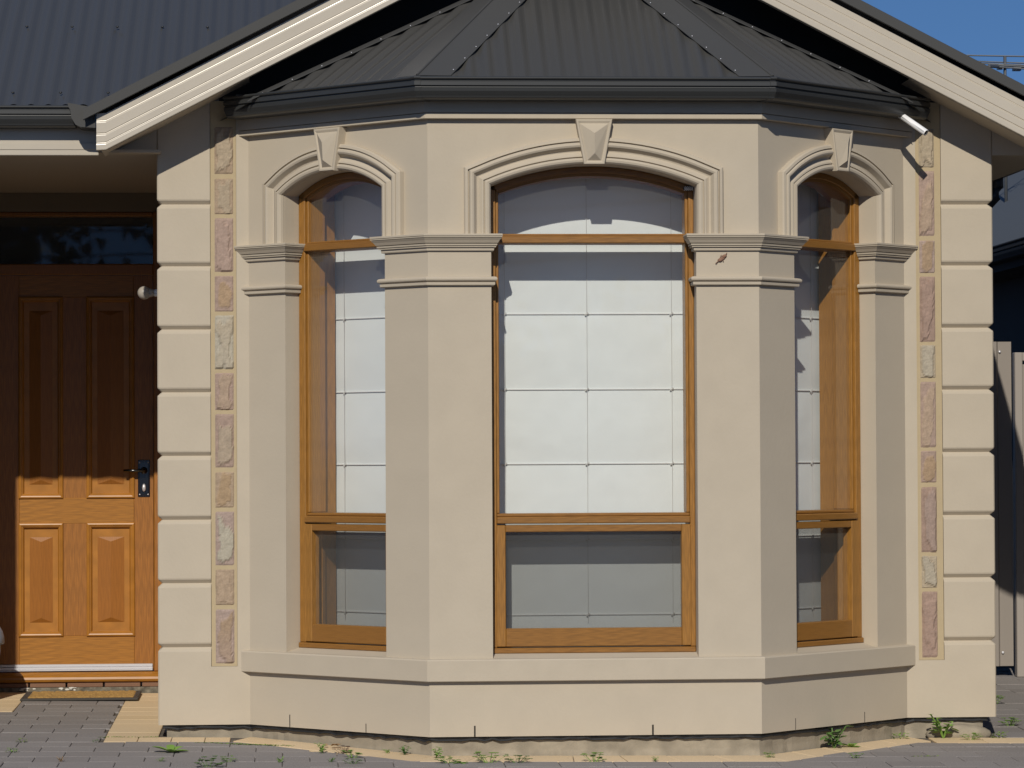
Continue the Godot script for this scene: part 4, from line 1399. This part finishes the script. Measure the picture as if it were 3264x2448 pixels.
# ---------------------------------------------------------------- neighbour and surroundings
func build_surroundings():
	var nb := thing("neighbour_house", "dark brick house next door with slate-blue metal roof, in shade", "house")
	var nw := MB.new()
	nw.box(Vector3(3.5, 0.0, -18.0), Vector3(8.0, 2.75, 1.0))
	put(nw, "wall", mats.dark_brick, nb)
	var nr := MB.new()
	var kk := sqrt(1 + 0.62 * 0.62)
	corrugated(nr, Vector3(3.14, 2.73, 1.4), Vector3(0, 0, -1), Vector3(1, 0.62, 0) / kk, 0.0, 19.6, func(_t): return 0.0, func(_t): return 5.0)
	put(nr, "roof", mats.slate_sheet, nb)
	var ng := MB.new()
	ng.sweep([[Vector3(3.24, 0, 1.4), Vector3(-1, 0, 0), Vector3.UP], [Vector3(3.24, 0, -18.0), Vector3(-1, 0, 0), Vector3.UP]], gutter_profile(0.0, 2.63))
	put(ng, "gutter", mats.black_board, nb)
	var ns := MB.new()
	ns.box(Vector3(3.22, 2.58, -18), Vector3(3.6, 2.62, 1.3))
	ns.box(Vector3(3.215, 2.5805, -18), Vector3(3.238, 2.74, 1.35))
	put(ns, "eave", mats.dark_brick, nb)
	# shiny fitting on that roof
	var sh := thing("roof_fitting", "small shiny metal tube fitting on the neighbour's slate-blue roof", "fitting", Vector3(3.40, 2.93, -5.3))
	var s1 := MB.new(true)
	s1.tube([Vector3(-0.03, 0.0, 0.0), Vector3(0.13, 0.085, 0.0)], 0.020, 12)
	put(s1, "tube", mats.aluminium, sh)
	var s2 := MB.new(true)
	s2.ball(Vector3(-0.035, -0.003, 0.01), Vector3(0.026, 0.028, 0.024), 12, 8)
	put(s2, "end_cap", mats.white_plastic, sh)
	# fence and gate post
	var fe := thing("fence", "grey ribbed metal fence panel between the two houses, half in shadow", "fence", Vector3(2.45, 0.075, -4.2))
	var fp := MB.new()
	var xs := []
	var ph := PackedVector2Array()
	var x := -0.4
	while x < 0.43:
		for q in [[0.0, 0.0], [0.04, 0.0], [0.052, 0.016], [0.105, 0.016], [0.117, 0.0]]:
			if x + q[0] <= 0.43: ph.append(Vector2(x + q[0], q[1]))
		x += 0.157
	for i in ph.size() - 1:
		fp.quad(Vector3(ph[i].x, 0.05, ph[i].y), Vector3(ph[i].x, 1.98, ph[i].y), Vector3(ph[i + 1].x, 1.98, ph[i + 1].y), Vector3(ph[i + 1].x, 0.05, ph[i + 1].y))
		fp.quad(Vector3(ph[i].x, 0.05, ph[i].y - 0.002), Vector3(ph[i + 1].x, 0.05, ph[i + 1].y - 0.002), Vector3(ph[i + 1].x, 1.98, ph[i + 1].y - 0.002), Vector3(ph[i].x, 1.98, ph[i].y - 0.002))
	put(fp, "panel", mats.fence_sheet, fe)
	var fs := MB.new(true)
	for q in [Vector3(0.355, 1.92, 0.006), Vector3(0.36, 0.13, 0.006), Vector3(0.2, 1.92, 0.006)]:
		fs.ball(q, Vector3(0.009, 0.009, 0.006), 8, 5)
	put(fs, "screws", mats.aluminium, fe)
	var gt := thing("side_gate", "grey metal side gate with square post at the picture's right edge", "gate", Vector3(2.90, 0.06, -4.2))
	boxes("post", [[Vector3(-0.012, 0.0, -0.03), Vector3(0.035, 1.93, 0.04)]], mats.fence_post, gt, 0.004)
	boxes("frame_rail", [[Vector3(0.036, 1.88, -0.02), Vector3(0.59, 1.93, 0.02)], [Vector3(0.036, 0.09, -0.02), Vector3(0.59, 0.14, 0.02)]], mats.fence_post, gt, 0.004)
	var gp := MB.new()
	for i in 6:
		gp.box(Vector3(0.042 + i * 0.095, 0.141, -0.01), Vector3(0.042 + i * 0.095 + 0.09, 1.86, -0.004 + (0.008 if i % 2 else 0.0)))
	put(gp, "sheet", mats.fence_sheet, gt)
	# aerial on the neighbour's roof
	var ae := thing("television_aerial", "grey television aerial on a thin mast against the blue sky", "aerial", Vector3(4.118, 3.2, -10))
	var ms := MB.new(true)
	ms.tube([Vector3(0, 0.0, 0), Vector3(0, 1.27, 0)], 0.013, 8)
	put(ms, "mast", mats.aerial, ae)
	var bm := MB.new()
	bm.tube([Vector3(-0.20, 1.155, 0.35), Vector3(0.0, 1.19, 0.0), Vector3(0.32, 1.255, -0.5)], 0.014, 6)
	bm.box(Vector3(-0.07, 1.165, 0.02), Vector3(-0.03, 1.205, 0.09))
	bm.box(Vector3(0.10, 1.18, -0.2), Vector3(0.16, 1.23, -0.14))
	put(bm, "boom", mats.aerial, ae)
	for q in [[-0.33, 0.45, 1.268, 0.0, 0.0], [-0.25, 0.40, 1.228, -0.05, 0.01], [-0.22, 0.38, 1.200, 0.06, 0.015], [-0.16, 0.34, 1.176, 0.16, 0.015], [-0.10, 0.20, 1.147, 0.26, 0.01]]:
		var el := MB.new()
		el.tube([Vector3(q[0], q[2] + 0.012, q[3]), Vector3(q[1], q[2] - q[4], q[3])], 0.006, 5)
		put(el, "element", mats.aerial, ae)
	# across the street, seen only as reflections in the panes
	build_tree(Vector3(-10.5, 0, 36), 5.6, 8.6, "big dark street tree opposite the porch, seen in the door's transom", 71)
	build_tree(Vector3(2.2, 0, 52), 3.4, 3.6, "low dark tree across the street, seen reflected in the wide window", 72)
	build_tree(Vector3(7.0, 0, 50), 3.2, 4.0, "round bushy tree across the street, seen reflected beside the low one", 73)
	var wp := thing("power_pole", "timber power pole with crossarm and wires across the street", "power pole", Vector3(11.0, 0, 34))
	var pm := MB.new(true)
	pm.tube([Vector3(0, 0, 0), Vector3(0, 7.4, 0)], 0.14, 10, 0.1)
	put(pm, "pole", mats.pole, wp)
	boxes("crossarm", [[Vector3(-0.05, 6.2, -0.9), Vector3(0.05, 6.32, 0.9)]], mats.pole, wp)
	for k in 4:
		var wr := MB.new()
		var pts := []
		for i in 21:
			var t := float(i) / 20
			pts.append(Vector3(-t * 40.0, 6.2 - k * 0.32 - 4.0 * (1.1 + 0.06 * k) * t * (1 - t), -0.8 + 0.5 * k))
		wr.tube(pts, 0.018, 4)
		put(wr, "wire", mats.slot, wp)

func build_tree(at: Vector3, r: float, h: float, label: String, sd: int):
	rng.seed = sd
	var t := thing("street_tree", label, "tree", at, "trees across the street")
	var tk := MB.new(true)
	tk.tube([Vector3(0, -0.1, 0), Vector3(0.1, h * 0.3, 0), Vector3(0, h * 0.75, 0.1)], 0.03 * h, 8, 0.01 * h)
	for i in 6:
		var a := TAU * i / 6
		tk.tube([Vector3(0.05, h * (0.22 + 0.06 * i), 0), Vector3(cos(a) * r * 0.6, h * (0.45 + 0.06 * i), sin(a) * r * 0.6)], 0.012 * h, 6, 0.004 * h)
	put(tk, "trunk", mats.bark, t)
	var cr := MB.new()
	var cl := []
	for i in 26:
		var d := Vector3(rng.randfn(), rng.randfn() * 0.7, rng.randfn()).normalized() * pow(rng.randf(), 0.4)
		cl.append(Vector3(d.x * r, h * 0.56 + d.y * h * 0.42, d.z * r))
	for i in 7000:
		var c: Vector3 = cl[rng.randi_range(0, 25)]
		var d := Vector3(rng.randfn(), rng.randfn(), rng.randfn()) * r * 0.17
		var p := c + d
		var a := Vector3(rng.randfn(), rng.randfn(), rng.randfn()).normalized() * 0.34
		var b := a.cross(Vector3(rng.randfn(), rng.randfn(), rng.randfn())).normalized() * 0.15
		cr.tri(p - b, p + b, p + a)
	put(cr, "crown", mats.tree_leaf, t)

# ---------------------------------------------------------------- scene
func _ready():
	# camera, sky, sun, exposure
	var cam := Camera3D.new()
	cam.name = "camera"
	cam.position = Vector3(-1.3754, 1.3861, 15.1707)
	cam.rotation = Vector3(0.0220, -0.0653, -0.0049)
	cam.fov = 13.319
	cam.near = 0.1
	cam.far = 400.0
	add_child(cam)
	var sky := Sky.new()
	var sm := ProceduralSkyMaterial.new()
	sm.sky_top_color = Color(0.04, 0.11, 0.28).linear_to_srgb()
	sm.sky_horizon_color = Color(0.152, 0.352, 0.735).linear_to_srgb()
	sm.sky_curve = 0.12
	sm.ground_bottom_color = Color(0.10, 0.09, 0.08).linear_to_srgb()
	sm.ground_horizon_color = Color(0.14, 0.14, 0.14).linear_to_srgb()
	sm.sun_angle_max = 1.0
	# thin bright cloud low in the half of the sky behind the camera, as the panes mirror it
	var cn := FastNoiseLite.new()
	cn.seed = 15
	cn.frequency = 1.6
	cn.fractal_octaves = 5
	var ci := Image.create(512, 256, false, Image.FORMAT_RGBA8)
	for j in 256:
		for i in 512:
			var el := PI * (0.5 - (j + 0.5) / 256.0)
			var az := TAU * (i + 0.5) / 512.0
			var d := Vector3(sin(az) * cos(el), sin(el), -cos(az) * cos(el))
			var n := cn.get_noise_3d(d.x * 1.2, d.y * 3.0, d.z * 1.2)
			var k := smoothstep(-0.25, 0.35, n) * smoothstep(-0.1, 0.6, d.z) * smoothstep(-0.02, 0.04, d.y) * (1.0 - smoothstep(0.35, 0.8, d.y))
			ci.set_pixel(i, j, Color(1, 1, 1, k))
	sm.sky_cover = ImageTexture.create_from_image(ci)
	sm.sky_cover_modulate = Color(0.2, 0.19, 0.175).linear_to_srgb()
	sky.sky_material = sm
	var env := Environment.new()
	env.background_mode = Environment.BG_SKY
	env.sky = sky
	env.tonemap_mode = Environment.TONE_MAPPER_LINEAR
	env.tonemap_exposure = 0.80
	env.sdfgi_enabled = true
	env.ssao_enabled = true
	env.ssil_enabled = true
	var we := WorldEnvironment.new()
	we.name = "world_environment"
	we.environment = env
	add_child(we)
	var sun := DirectionalLight3D.new()
	sun.name = "sun"
	sun.light_energy = 1.3
	sun.light_color = Color(1.0, 0.97, 0.915)
	sun.light_angular_distance = 0.5
	sun.shadow_enabled = true
	add_child(sun)
	sun.look_at_from_position(Vector3(-0.175, 0.64, 1.0) * 10.0, Vector3.ZERO)
	make_materials()
	build_ground()
	build_house()
	build_surroundings()
	build_things()
	build_plants()
